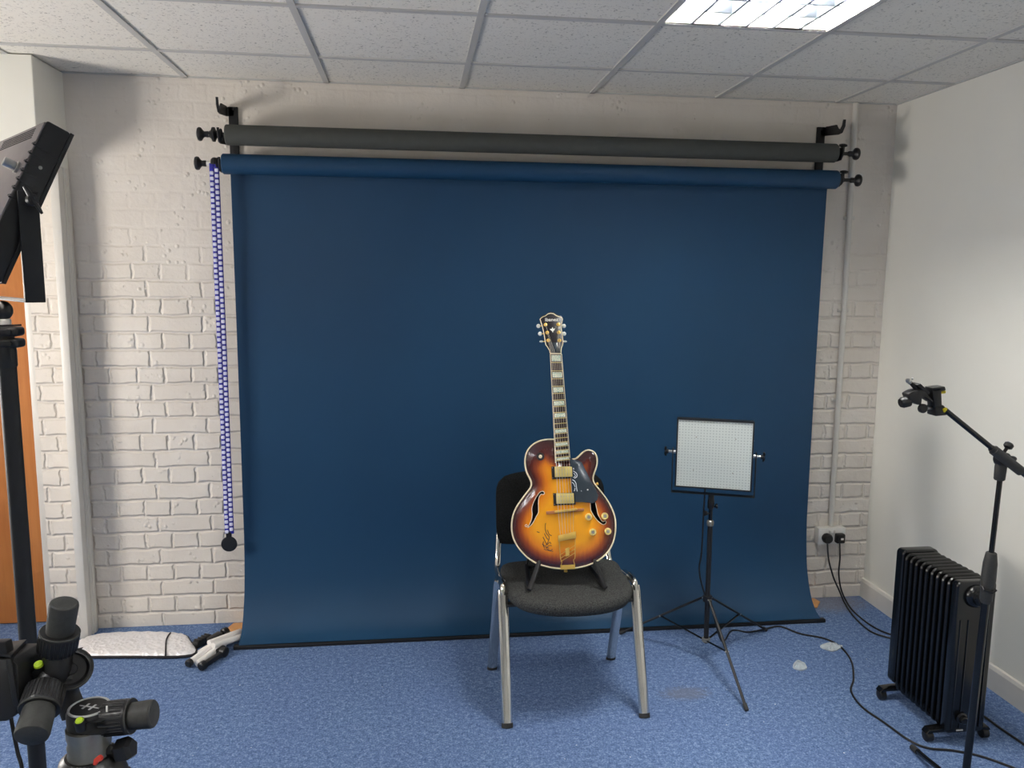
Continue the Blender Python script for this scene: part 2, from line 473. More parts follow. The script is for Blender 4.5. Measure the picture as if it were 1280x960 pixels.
# ceiling of lay-in tiles with a T-bar grid
GX0, GD = -.97513, .41889
xs = [XL] + [x for x in [GX0 + .6 * i for i in range(-6, 8)] if XL + .05 < x < XR - .02] + [XR]
ys = [0.0] + [-GD - .6 * j for j in range(0, 12) if -GD - .6 * j > YREAR + .05] + [YREAR]
def is_light(x, y):
    for lx, ly in LIGHTS:
        if abs(x - lx) < .1 and abs(y - ly) < .1: return True
    return False
LIGHTS = [(GX0 + .6 * 3 + .3, -GD - .6 - .3), (GX0 + .6 * 3 + .3, -GD - .6 * 5 - .3), (GX0 - .6 + .3, -GD - .6 * 5 - .3)]  # the two after the first are added out of view for their light
mb = MB()
for i in range(len(xs) - 1):
    for j in range(len(ys) - 1):
        cx, cy = (xs[i] + xs[i + 1]) / 2, (ys[j] + ys[j + 1]) / 2
        if is_light(cx, cy): continue
        mb.span((xs[i], ys[j + 1], H + .004), (xs[i + 1], ys[j], H + .018))
struct(mb, 'ceiling', M['tile'])
mb = MB()
for x in xs[1:-1]: mb.span((x - .012, YREAR, H - .002), (x + .012, 0, H + .004))
for y in ys[1:-1]: mb.span((XL, y - .012, H - .0015), (XR, y + .012, H + .004))
mb.span((XR - .012, YREAR, H - .002), (XR, 0, H + .004)); mb.span((XL, -.010, H - .002), (XR, 0, H + .004))
struct(mb, 'trim_1', M['tbar'])
mb = MB(); mb.span((XL - T, YREAR - T, H + .25), (XR + T, .4, H + .3)); struct(mb, 'trim_2', M['plaster'])

# skirting on the right wall
mb = MB()
prof = [(0, 0), (-.016, 0), (-.016, .085), (-.010, .098), (0, .1)]
mb.prism([V((XR + a, 0, b)) for a, b in prof], (0, YREAR, 0))
struct(mb, 'baseboard_right', M['gloss_white'])

# boxed beam and the doorway lining at the left
mb = MB(); mb.span((XL, -.282, 2.09), (-1.476, 0, H), .004); struct(mb, 'trim_3', M['plaster'])
mb = MB(); mb.span((-1.513, -.112, 0), (-1.476, 0, 2.09), .004)
mb.span((-1.478, -.066, 0), (-1.470, -.010, 2.09), .003); mb.span((-1.478, -.050, 0), (-1.466, -.026, 2.09), .003)
struct(mb, 'trim_4', M['gloss_white'], True)
mb = MB()
mb.span((DX1 - .035, .02, 0), (DX1, .13, DZ), .003); mb.span((DX0, .02, 0), (DX0 + .035, .13, DZ), .003); mb.span((DX0, .02, DZ - .035), (DX1, .13, DZ), .003)
struct(mb, 'trim_5', M['gloss_white'], True)
mb = MB(); mb.span((DX0 + .036, .085, .006), (DX1 - .036, .125, DZ - .036), .002)
dr = struct(mb, 'door_1', M['door'], True)
mb = MB(); hp = V((-2.48, .085, 1.02))
mb.lathe([(.026, 0), (.026, .008), (.012, .010), (.010, .05)], hp, (0, -1, 0)); mb.tube([hp + V((0, -.05, 0)), hp + V((.02, -.052, 0)), hp + V((.11, -.05, 0))], .009)
mb.build('door_handle', M['steel'], dr)

# thin orange strip lying along the wall behind the paper
mb = MB(); mb.prism([V((-.86, -.015, 0)), V((2.06, -.015, 0)), V((2.07, -.06, 0)), V((2.02, -.125, 0)), V((-.82, -.13, 0)), V((-.88, -.08, 0))], (0, 0, .005), .001)
tag(mb.build('orange_strip', M['orange'], loc=(0, -.07, 0)), 'thin pale orange strip on the floor along the brick wall behind the blue paper', 'wood strip')

# ------------------------------------------------------------------ ceiling light
def troffer(cx, cy, label):
    t = thing('ceiling_light', label, 'ceiling light', (cx, cy, H))
    a = .288
    mb = MB()
    mb.span((cx - a - .009, cy - a - .009, H - .001), (cx - a, cy + a + .009, H + .10)); mb.span((cx + a, cy - a - .009, H - .001), (cx + a + .009, cy + a + .009, H + .10))
    mb.span((cx - a, cy - a - .009, H - .001), (cx + a, cy - a, H + .10)); mb.span((cx - a, cy + a, H - .001), (cx + a, cy + a + .009, H + .10))
    mb.span((cx - a - .009, cy - a - .009, H + .10), (cx + a + .009, cy + a + .009, H + .10))
    mb.build('housing', M['gloss_white'], t, smooth=False)
    for k in range(4):
        x = cx - .216 + .144 * k
        mb = MB(); mb.cyl((x, cy - .275, H + .075), (x, cy + .275, H + .075), .013, seg=14); mb.build('tube', M['lamp'], t)
    mb = MB()
    for k in range(1, 6):
        x = cx - a + 2 * a * k / 6
        mb.prism([V((x - .004, cy - a, H + .001)), V((x + .004, cy - a, H + .001)), V((x + .0025, cy - a, H + .058)), V((x - .0025, cy - a, H + .058))], (0, 2 * a, 0))
    for k in range(1, 5):
        y = cy - a + 2 * a * k / 5
        mb.span((cx - a, y - .0035, H + .004), (cx + a, y + .0035, H + .058))
    mb.build('louvre', M['alu_bright'], t, smooth=False)
M['alu_bright'] = mat('bright_louvre', (120, 126, 134), .45, .5, 20, .03)
troffer(*LIGHTS[0], 'square recessed ceiling light with bright louvres above the LED panel stand')
troffer(*LIGHTS[1], 'unseen square recessed ceiling light added at the back of the room near the right wall')  # this one and the next: added unseen lights that brighten the room
troffer(*LIGHTS[2], 'unseen square recessed ceiling light added at the back of the room on the doorway side')

# ------------------------------------------------------------------ brackets for the paper rolls
ZG, ZB, YR = 2.232, 2.112, -.150
def bracket(xc, label, hx):
    t = thing('roll_bracket', label, 'bracket', (xc, 0, 2.0), 'wall brackets of the paper rolls')
    mb = MB(); mb.span((xc - .020, -.012, 2.045), (xc + .020, 0, 2.375), .002); mb.build('back_plate', M['black_matt'], t)
    for z in (2.355, ZG, ZB):
        mb = MB()
        y0 = YR if z < 2.3 else -.145
        prof = [(-.010, z + .022), (y0 + .040, z + .014), (y0 + .022, z - .006), (y0, z - .014), (y0 - .016, z + .002), (y0 - .022, z + .026),
                (y0 - .036, z + .024), (y0 - .034, z - .006), (y0 - .012, z - .032), (y0 + .02, z - .034), (-.010, z - .02)]
        mb.prism([V((hx - .004, a, b)) for a, b in prof], (.008, 0, 0), .001); mb.span((min(xc, hx) - .004, -.012, z - .02), (max(xc, hx) + .004, -.004, z + .018), .001)
        mb.build('hook', M['black_matt'], t)
    for z in (2.365, 2.06):
        mb = MB(); mb.lathe([(.007, 0), (.006, .003), (0, .004)], (xc + .002, -.012, z), (0, -1, 0), 12); mb.build('screw', M['black'], t)
xl = at_y(292, 150, -.006).x; xr = at_y(1025, 180, -.006).x
gx0, gx1 = at_y(283, 167, YR).x, at_y(1044, 189, YR).x
bx0, bx1 = at_y(279, 206, YR).x, at_y(1045, 226, YR).x
bracket(xl, 'black metal wall bracket holding the left ends of the two paper rolls', bx0 - .010)
bracket(xr, 'black metal wall bracket holding the right ends of the two paper rolls', bx1 + .010)

# knob and spindle plug at a roll end
def spindle(t, x, z, s, knob_x, extra=False, pale=False, screw=False):
    d = V((s, 0, 0)); o = V((x, YR, z))
    mb = MB(); mb.lathe([(.010, -.02), (.010, .018), (.024, .019), (.026, .023), (.022, .027), (.013, .030), (.010, .040)], o, d, 20); mb.build('end_plug', M['black'], t)
    L = abs(knob_x - x)
    mb = MB(); mb.cyl(o + d * .03, o + d * (L - .02), .0075 if not pale else .011, seg=14); mb.build('spindle_rod', M['white_plastic'] if pale else M['black'], t)
    mb = MB(); mb.lathe([(.010, L - .042), (.013, L - .036), (.012, L - .022), (.016, L - .016), (.027, L - .008), (.0285, L - .001), (.026, L + .005), (.012, L + .010), (0, L + .0105)], o, d, 18)
    mb.build('knob', M['black'], t)
    if extra:
        mb = MB(); h = L - .060
        mb.lathe([(.009, h - .026), (.012, h - .014), (.019, h - .008), (.030, h - .003), (.030, h + .006), (.020, h + .010), (.012, h + .02), (.009, h + .03)], o, d, 18); mb.build('chain_wheel', M['black'], t)
    if screw:
        mb = MB(); p = o + d * .034
        mb.cyl(p, p + V((0, 0, .034)), .006, seg=10); mb.lathe([(.010, .030), (.019, .034), (.019, .040), (.008, .044)], p, (.1, 0, 1), 14); mb.build('thumb_screw', M['black'], t)

# grey roll
t = thing('grey_paper_roll', 'long charcoal grey paper roll hung on the brackets above the blue one', 'backdrop roll', ((gx0 + gx1) / 2, YR, ZG))
RG = .0425
mb = MB(); mb.lathe([(.028, -.002), (RG - .003, -.002), (RG, .002), (RG, gx1 - gx0 - .002), (RG - .003, gx1 - gx0 + .002), (.028, gx1 - gx0 + .002)], (gx0, YR, ZG), (1, 0, 0), 36); mb.build('rolled_paper', M['grey_paper'], t)
spindle(t, gx0, ZG, -1, at_y(249, 166, YR).x, extra=True)
spindle(t, gx1, ZG, 1, at_y(1071, 190, YR).x, screw=True)

# blue seamless paper
t = thing('blue_paper_backdrop', 'wide deep blue paper backdrop hanging from its roll down to the carpet', 'backdrop', ((bx0 + bx1) / 2, YR, ZB))
RB = .0425
mb = MB(); mb.lathe([(.028, -.002), (RB - .003, -.002), (RB, .002), (RB, bx1 - bx0 - .002), (RB - .003, bx1 - bx0 + .002), (.028, bx1 - bx0 + .002)], (bx0, YR, ZB), (1, 0, 0), 36); mb.build('rolled_paper', M['blue_paper'], t)
sx0, sx1 = -.778, 1.946
mb = MB(); ysheet = YR + RB + .001
prof = [(ysheet - .004, ZB - .015), (ysheet, ZB - .05)]
for k in range(1, 24): prof.append((ysheet + .004 * sin(pi * k / 24), ZB - .05 - (ZB - .05 - .44) * k / 24))
yb, zb, rc = ysheet, .30, .0
curve = spline([V((ysheet + .001, .50, 0)), V((ysheet - .001, .44, 0)), V((ysheet - .010, .32, 0)), V((ysheet - .034, .20, 0)), V((ysheet - .080, .100, 0)), V((ysheet - .130, .048, 0)), V((ysheet - .188, .022, 0))], 6)
prof = prof[:-1] + [(p.x, p.y) for p in curve[4:]]
NX = 60; vs = []; fc = []
for off in (0, 1):
    for i, (y, z) in enumerate(prof):
        for k in range(NX + 1):
            x = sx0 + (sx1 - sx0) * k / NX
            rip = .003 * sin(k * .21 + 1) * sin(i * .12)
            vs.append((x, y + rip + off * .0006, z + off * .0006))
n1 = len(prof) * (NX + 1)
for off in (0, 1):
    for i in range(len(prof) - 1):
        for k in range(NX):
            a = off * n1 + i * (NX + 1) + k
            fc.append((a, a + 1, a + NX + 2, a + NX + 1))
mb.faces(vs, fc); mb.build('paper_sheet', M['blue_paper'], t, angle=80, recalc=False)
ye, ze = prof[-1]
mb = MB(); mb.box(((sx0 + sx1) / 2 + .002, ye + .012, ze - .0125), (sx1 - sx0 + .05, .026, .018), None, .003); mb.build('weight_bar', M['black_matt'], t)
spindle(t, bx0, ZB, -1, at_y(246, 204, YR).x, pale=True)
spindle(t, bx1, ZB, 1, at_y(1073, 226, YR).x, screw=True)

# pull chain over the blue roll's spindle
ct = at_y(268.5, 205, YR); cbz = at_y(287, 668, YR).z
t = thing('pull_chain', 'long blue and white checked pull chain hanging beside the left edge of the blue paper', 'chain', (ct.x, YR, ZB))
hw = .0185
for s_, ph in ((-1, 0), (1, .5)):
    mb = MB(); x = ct.x + s_ * hw * .55
    pts = [V((x, YR, cbz + .004)), V((x, YR - .001, (cbz + ZB) / 2)), V((x, YR - .013, ZB - .03)), V((x, YR - .0145, ZB))]
    mb.tube(pts, .0100, 8, up=(0, 1, 0), flat=.45)
    mb.mi = 1; L = ZB - .022 - cbz; n = int(L / .0228)
    for k in range(n):
        z = cbz + .014 + .0228 * (k + ph)
        if z < ZB - .02:
            yy = YR - .0035 - (.013 * max(0, (z - (cbz + ZB) / 2)) / (ZB - .03 - (cbz + ZB) / 2))
            mb.box((x, yy, z), (.0150, .0108, .0150), None, .0025, 1)
    mb.build('strand', [M['chain_blue'], M['chain_white']], t)
mb = MB(); pts = [V((ct.x, YR + .0175 * cos(a), ZB + .0175 * sin(a))) for a in [pi * (1.0 - k / 14) for k in range(0, 15)]]
mb.tube([V((ct.x, YR - .0175, ZB - .004))] + pts[::1], .009, 10, up=(1, 0, 0), flat=1.5); mb.build('top_loop', M['black'], t)
wc = at_y(286.5, 680, YR)
mb = MB(); mb.lathe([(.026, -.006), (.034, -.005), (.0355, 0), (.034, .005), (.026, .006)], wc, (0, -1, 0), 26)
mb.span((wc.x - .012, YR - .005, wc.z + .026), (wc.x + .012, YR + .005, cbz + .01), .002); mb.build('weight', M['black'], t)

# ------------------------------------------------------------------ conduit and wall socket
pA, pB = at_y(1068, 131, 0), at_y(1041, 655, 0)
cx = 2.128
t = thing('cable_conduit', 'narrow white painted cable conduit running down the bricks from the ceiling to the socket', 'conduit', (cx, 0, .4))
mb = MB(); mb.tube([(cx - .012, -.012, H - .003), (cx - .004, -.012, 1.6), (cx, -.012, .392)], .0135, 14); mb.build('pipe', M['gloss_white'], t)
for z in (1.05, 1.5, 1.95):
    mb = MB(); mb.box((cx - .006, -.007, z), (.06, .012, .018), None, .004); mb.ball((cx - .031, -.015, z), .005); mb.build('saddle_clip', M['gloss_white'], t)
sL, sR = at_y(1021.5, 658, -.042), at_y(1057.5, 682, -.042)
sx_, sz_ = (sL.x + sR.x) / 2, (sL.z + sR.z) / 2
t = thing('wall_socket', 'white double wall socket on the bricks beside the blue paper', 'socket', (sx_, 0, sz_))
mb = MB(); mb.box((sx_, -.019, sz_), (.146, .038, .086), None, .003); mb.build('back_box', M['white_plastic'], t)
mb = MB(); mb.box((sx_, -.041, sz_), (.146, .008, .086), None, .003); mb.build('face_plate', M['white_plastic'], t)
for dx in (-.012, .012):
    mb = MB(); mb.box((sx_ + dx, -.0465, sz_ + .024), (.012, .006, .018), None, .002); mb.build('switch', M['gloss_white'], t)
def plug(x, path, label, rnd, patch=None):
    z = sz_ - .006
    t = thing('power_plug', label, 'plug', (x, -.045, z), 'plugs in the wall socket')
    mb = MB()
    if rnd: mb.lathe([(.024, 0), (.026, .006), (.026, .022), (.020, .032), (0, .034)], (x, -.0455, z), (0, -1, 0), 20)
    else: mb.box((x, -.062, z), (.046, .032, .050), None, .008, 3)
    mb.build('plug_body', M['black'], t)
    if patch:
        mb = MB(); mb.box((x + .004, -.0785, z), (.014, .002, .010), None, .0005); mb.build('label_patch', M['white_plastic'], t)
    mb = MB(); mb.tube(spline([V((x, -.062, z - .022))] + path, 8), .0042, 8); mb.build('cable', M['cable_black'], t)
zf = .0045
HB = V((1.93, -.985, .09))   # where the heater's lead leaves it
plug(sx_ - .032, [at_y(1036, 700, -.095), at_y(1042, 722, -.115), at_y(1049, 738, -.125), at_y(1056, 754, -.128), at_z(1066, 769, zf), at_z(1080, 783, zf), at_z(1094, 792, zf), at_z(1118, 799, zf)],
     'round black plug, the left one in the wall socket, its lead curving to the heater', True)
plug(sx_ + .034, [at_y(1050, 697, -.09), at_y(1048.5, 716, -.10), at_y(1051, 735, -.105), at_y(1057, 750, -.108), at_z(1066, 763, zf), at_z(1082, 777, zf), at_z(1100, 788, zf), at_z(1122, 796, zf)],
     'square black plug with a small white patch, the right one in the wall socket', False, True)

# ------------------------------------------------------------------ loose cables on the floor
mb = MB()
pts = [at_z(958, 786, zf), at_z(975, 783, zf), at_z(1000, 792, zf), at_z(1030, 798, zf), at_z(1050, 808, zf), at_z(1064, 826, zf), at_z(1067, 848, zf), at_z(1064, 864, zf), at_z(1078, 884, zf),
       at_z(1105, 903, zf), at_z(1136, 925, zf), at_z(1160, 935, zf), at_z(1190, 938, zf), at_z(1225, 945, zf), at_z(1262, 958, zf), at_z(1330, 985, zf)]
mb.tube(spline(pts, 8), .0042, 8)
tag(mb.build('floor_cable', M['cable_black'], loc=at_z(1067, 848, 0)), 'long black cable snaking over the carpet from the LED panel stand to the microphone stand', 'cable')
mb = MB(); pts = [at_z(1200, 880, zf), at_z(1226, 893, zf), at_z(1250, 910, zf), at_z(1282, 932, zf), at_z(1340, 975, zf)]
mb.tube(spline(pts, 8), .0046, 8)
tag(mb.build('floor_cable', M['cable_black'], loc=at_z(1250, 910, 0)), 'short straight black cable on the carpet between the heater and the right wall skirting', 'cable')
def scrap(pix, label, seed):
    r = random.Random(seed); P = [at_z(u, v, .003) for u, v in pix]; c = sum(P, V()) / len(P)
    ring = spline(P, 3, True); mb = MB(); n = len(ring)
    vs = [p + V((0, 0, r.uniform(0, .006))) for p in ring] + [c + V((0, 0, .014))] + [(p + c) / 2 + V((0, 0, r.uniform(.004, .014))) for p in ring] + [p * 1.0 + V((0, 0, -.002)) for p in ring]
    fc = []
    for i in range(n):
        j = (i + 1) % n
        fc += [(i, j, n + 1 + j, n + 1 + i), (n + 1 + i, n + 1 + j, n), (2 * n + 1 + j, 2 * n + 1 + i, i, j)]
    fc.append(tuple(2 * n + 1 + i for i in range(n)))
    mb.faces(vs, fc); tag(mb.build('plastic_scrap', M['scrap'], loc=V((c.x, c.y, 0)), smooth=False), label, 'scrap', 'plastic scraps on the carpet')
scrap([(991, 832), (996, 826), (1003, 827), (1009, 835), (1002, 838), (993, 836)], 'small crumpled clear plastic scrap lying alone on the carpet, the nearer one', 3)
scrap([(1025, 808), (1037, 804), (1049, 806), (1053, 809), (1042, 814), (1032, 812)], 'pale flat plastic scrap on the carpet beside the long cable', 5)

# ------------------------------------------------------------------ chair
cc = V((.585, -.78, 0))
t = thing('chair', 'black upholstered stacking chair with chrome legs in front of the blue paper', 'chair', cc)
# seat: rounded D outline
sz = .472
so = [(.372, -.60), (.60, -.585), (.815, -.60), (.838, -.72), (.835, -.86), (.800, -.955), (.715, -1.008), (.590, -1.024), (.465, -1.008), (.378, -.955), (.345, -.86), (.345, -.72)]
ring = spline([V((x, y, 0)) for x, y in so], 5, True); n = len(ring); c0 = V((.59, -.80, 0))
prof = [(.90, -.050), (.965, -.046), (1.0, -.030), (1.0, -.018), (.985, -.006), (.94, .001), (.80, .004), (.5, .003), (.2, .001)]
vs = []; fc = []
for k, (s_, z) in enumerate(prof):
    for p in ring:
        q = c0 + (p - c0) * s_; vs.append(V((q.x, q.y, sz + z - .012 * max(0, (-.93 - q.y) / .09) + .02 * max(0, (q.y + .75) / .15) * .3)))
for k in range(len(prof) - 1):
    for i in range(n):
        fc.append((k * n + i, k * n + (i + 1) % n, (k + 1) * n + (i + 1) % n, (k + 1) * n + i))
fc.append(tuple(range(n))[::-1]); fc.append(tuple((len(prof) - 1) * n + i for i in range(n)))
mb = MB(); mb.faces(vs, fc); mb.build('seat', M['seat_fabric'], t, angle=60)
# under pan
mb = MB(); ring2 = [c0 + (p - c0) * .86 for p in ring[::2]]
mb.prism([V((p.x, p.y, sz - .056)) for p in ring2], (0, 0, .008)); mb.build('seat_pan', M['black'], t)
# backrest
def backrest():
    mb = MB(); NXb, NZb = 16, 12
    x0, x1, z0, z1 = .338, .802, .528, .832
    def pt(u, v, d):
        # superellipse outline
        a = u * 2 - 1; b = v * 2 - 1
        k = 1 - .16 * abs(b) ** 6 * (1 if b > 0 else .55)
        kk = 1 - .10 * abs(a) ** 4 * (1 if b > 0 else .7)
        x = (x0 + x1) / 2 + (x1 - x0) / 2 * a * k
        z = (z0 + z1) / 2 + (z1 - z0) / 2 * b * kk
        thick = .020 * max(.25, 1 - max(abs(a), abs(b)) ** 8)
        y = -.545 + (z - .53) * .14 + .03 * (1 - a * a) * .8 + d * thick
        return V((x, y, z))
    vs = []; fc = []
    for d in (-1, 1):
        for j in range(NZb + 1):
            for i in range(NXb + 1): vs.append(pt(i / NXb, j / NZb, d))
    W = NXb + 1; N1 = W * (NZb + 1)
    for o in (0, N1):
        for j in range(NZb):
            for i in range(NXb):
                q = (o + j * W + i, o + j * W + i + 1, o + (j + 1) * W + i + 1, o + (j + 1) * W + i); fc.append(q if o == 0 else q[::-1])
    for i in range(NXb):
        fc.append((i, N1 + i, N1 + i + 1, i + 1)); a = NZb * W; fc.append((a + i, a + i + 1, N1 + a + i + 1, N1 + a + i))
    for j in range(NZb):
        fc.append((j * W, (j + 1) * W, N1 + (j + 1) * W, N1 + j * W)); a = NXb; fc.append((j * W + a, N1 + j * W + a, N1 + (j + 1) * W + a, (j + 1) * W + a))
    mb.faces(vs, fc); mb.build('backrest', M['back_fabric'], t, angle=70)
backrest()
ffl, ffr, fbl, fbr = V((.333, -1.024, 0)), V((.858, -1.012, 0)), V((.320, -.580, 0)), V((.843, -.545, 0))
tops = {}
for nm, foot, top in (('fl', ffl, V((.330, -.862, .478))), ('fr', ffr, V((.846, -.862, .478))), ('bl', fbl, V((.330, -.725, .462))), ('br', fbr, V((.838, -.725, .462)))):
    d = (top - foot).normalized()
    mb = MB(); mb.tube([foot + d * .015, top - d * .035, top - d * .014 + V((0, .002 if nm[0] == 'f' else -.002, 0))], [.0205, .0205, .0190], 20, up=(0, 1, 0), flat=.62)
    if nm[0] == 'f':
        mb.tube(spline([top - d * .03, top - d * .006, top + V((0, .022, .000)), V((top.x, -.79, .474))], 5), .0175, 16, flat=.7)
    lg = mb.build('leg', M['chrome'], t)
    mb = MB(); mb.tube([foot, foot + d * .016], .0212, 16, up=(0, 1, 0), flat=.66); mb.build('foot_cap', M['rubber'], lg)
for x in (.331, .842):
    mb = MB(); mb.tube([V((x, -.80, .473)), V((x, -.72, .462))], .0165, 14, flat=.7); mb.box((x + (.02 if x < .5 else -.02), -.79, .44), (.04, .03, .02), None, .003); mb.build('side_tube', M['chrome'], t)
for x, s_ in ((.350, 1), (.812, -1)):
    mb = MB(); mb.tube(spline([V((x - .004 * s_, -.70, .442)), V((x - .012 * s_, -.60, .440)), V((x - .006 * s_, -.555, .475)), V((x, -.528, .56)), V((x + .01 * s_, -.505, .66))], 6), .0125, 14, flat=.8)
    mb.build('back_post', M['chrome'], t)
mb = MB(); mb.span((.345, -.72, .415), (.83, -.69, .424), .002); mb.span((.345, -.90, .410), (.83, -.87, .421), .002); mb.build('cross_bar', M['black_matt'], t)

# ------------------------------------------------------------------ guitar
LEAN = radians(15)
GO = V((.574, -.87, .542)); YAW = radians(8); GX = V((cos(YAW), -sin(YAW), 0)); GB = V((sin(YAW), cos(YAW), 0)); GY = GB * sin(LEAN) + V((0, 0, cos(LEAN))); GN = GB * -cos(LEAN) + V((0, 0, sin(LEAN)))
def g2(u, v, c=0.0):
    d = ray(u, v); k = ((GO + GN * c - CAM).dot(GN)) / d.dot(GN); p = CAM + d * k - GO
    return (p.dot(GX), p.dot(GY))
def G(a, b, c): return GO + GX * a + GY * b + GN * c
def c2(x, y, o=(640, 540), s=9.143): return (o[0] + x / s, o[1] + y / s)
def c3(x, y): return c2(x, y, (635, 610))
gt = thing('electric_guitar', 'sunburst hollow body electric guitar standing upright on the chair', 'guitar', GO)
body_px = [(358, 97), (320, 98), (280, 106), (240, 125), (208, 155), (190, 190), (183, 230), (186, 270), (197, 310), (215, 345), (224, 375), (216, 405), (190, 440), (160, 480), (130, 525), (110, 570), (100, 620), (100, 670), (110, 720), (135, 770), (170, 815), (215, 855), (270, 885), (340, 905), (400, 912), (450, 912), (510, 908), (570, 895), (630, 870), (680, 835), (715, 795), (740, 745), (752, 690), (755, 635), (748, 580), (725, 520), (695, 470), (660, 425), (635, 395), (618, 370), (612, 345), (618, 315), (629, 285), (638, 250), (637, 215), (625, 185), (605, 170), (580, 165), (555, 175), (530, 198), (508, 217), (485, 223), (462, 224), (440, 215), (425, 180), (405, 110), (385, 97)]
OUT = [g2(620 + x / 5.05, 530 + y / 5.05) for x, y in body_px]
OUT = [(p.x, p.y) for p in spline([V((a, b, 0)) for a, b in OUT], 3, True)]
NO = len(OUT)
def seg_d(px, py, poly):
    best = 9
    for i in range(len(poly)):
        ax, ay = poly[i]; bx, by = poly[(i + 1) % len(poly)]
        dx, dy = bx - ax, by - ay; L = dx * dx + dy * dy
        k = max(0, min(1, ((px - ax) * dx + (py - ay) * dy) / L)) if L > 1e-12 else 0
        q = (px - ax - dx * k) ** 2 + (py - ay - dy * k) ** 2
        if q < best: best = q
    return math.sqrt(best)
def inside(px, py, poly):
    r = False; j = len(poly) - 1
    for i in range(len(poly)):
        xi, yi = poly[i]; xj, yj = poly[j]
        if (yi > py) != (yj > py) and px < (xj - xi) * (py - yi) / (yj - yi) + xi: r = not r
        j = i
    return r
def arch_h(d): return .013 * (1 - math.exp(-(max(0, d - .006)) / .045))
def arch(a, b): return arch_h(seg_d(a, b, OUT))
def gs(u, v, lift=0.0):
    a, b = g2(u, v, .010); c = arch(a, b); a, b = g2(u, v, c + lift); return G(a, b, c + lift)
fl = [(400, 38), (418, 55), (405, 75), (378, 72), (354, 110), (346, 180), (348, 275), (325, 320), (290, 390), (258, 430), (225, 452), (240, 425), (266, 370), (278, 300), (272, 240), (290, 170), (325, 100), (360, 52), (380, 40)]
fr = [(940, 165), (998, 165), (1015, 240), (1028, 300), (1060, 360), (1085, 385), (1112, 372), (1122, 390), (1112, 410), (1090, 418), (1062, 405), (1020, 370), (975, 310), (945, 255)]
HOLES = [[g2(*c3(x, y), .010) for x, y in h] for h in (fl, fr)]
# carved top
pts2 = [V(p) for p in OUT]; edges = [(i, (i + 1) % NO) for i in range(NO)]
for h in HOLES:
    b0 = len(pts2); pts2 += [V(p) for p in h]; edges += [(b0 + i, b0 + (i + 1) % len(h)) for i in range(len(h))]
ax0, ax1 = min(p[0] for p in OUT), max(p[0] for p in OUT); ay0, ay1 = min(p[1] for p in OUT), max(p[1] for p in OUT)
st = .0065; ny = int((ay1 - ay0) / st) + 1; nx = int((ax1 - ax0) / st) + 1
for j in range(ny):
    for i in range(nx):
        a, b = ax0 + (i + (.5 if j % 2 else 0)) * st, ay0 + j * st
        if inside(a, b, OUT) and seg_d(a, b, OUT) > .004 and all(not inside(a, b, h) and seg_d(a, b, h) > .0025 for h in HOLES): pts2.append(V((a, b)))
ov, oe, of, *_ = delaunay_2d_cdt(pts2, edges, [], 0, 1e-5)
dist = [seg_d(p.x, p.y, OUT) for p in ov]
mb = MB(); tri = []
for f in of:
    cxx = sum(ov[i].x for i in f) / len(f); cyy = sum(ov[i].y for i in f) / len(f)
    if inside(cxx, cyy, OUT) and not any(inside(cxx, cyy, h) for h in HOLES): tri.append(tuple(f))
mb.faces([G(p.x, p.y, arch_h(d)) for p, d in zip(ov, dist)], tri)
top = mb.build('carved_top', M['burst'], gt, angle=60)
at = top.data.attributes.new('edge_distance', 'FLOAT', 'POINT')
bl_, bh_ = g2(690, 592)[1], g2(690, 566)[1]
for i, d in enumerate(dist):
    k = max(0.0, min(1.0, (ov[i].y - bl_) / (bh_ - bl_))); at.data[i].value = d * (1 - .62 * k * k * (3 - 2 * k))
# rim, back, inside lining
BD = .072
mb = MB(); n = NO
mb.faces([G(a, b, -.001) for a, b in OUT] + [G(a, b, -BD) for a, b in OUT], [(i, (i + 1) % n, n + (i + 1) % n, n + i) for i in range(n)]); mb.build('rim', M['rim_wood'], gt, angle=50)
mb = MB(); ov2, oe2, of2, *_ = delaunay_2d_cdt([V(p) for p in OUT], edges[:NO], [], 1, 1e-5)
mb.faces([G(p.x, p.y, -BD) for p in ov2], [tuple(f) for f in of2]); mb.build('back', M['rim_wood'], gt)
mb = MB(); ctr = (sum(p[0] for p in OUT) / NO, sum(p[1] for p in OUT) / NO)
mb.faces([G(p.x, p.y, -.02) for p in ov2], [tuple(f) for f in of2]); mb.build('inside_lining', M['inside'], gt)
for c in (.0005, -BD + .0005):
    mb = MB(); mb.tube([G(a, b, c) for a, b in OUT], .0030, 8, closed=True, up=GN); mb.build('binding', M['cream'], gt)
for h in (fl, fr):
    mb = MB(); pp = [gs(*c3(x, y), .0005) for x, y in h]
    if h is fr: mb.tube(spline(pp[1:], 2), .0013, 6); mb.tube([pp[-1], pp[0]], .0013, 6)
    else:
        mb.tube(spline(pp, 2, True), .0013, 6, closed=True)
        q = gs(*c3(208, 430), .001); mb.tube(circ(q, GX, GY, .0042, 16), .0012, 6, closed=True)
    mb.build('sound_hole_edge', M['cream'], gt)

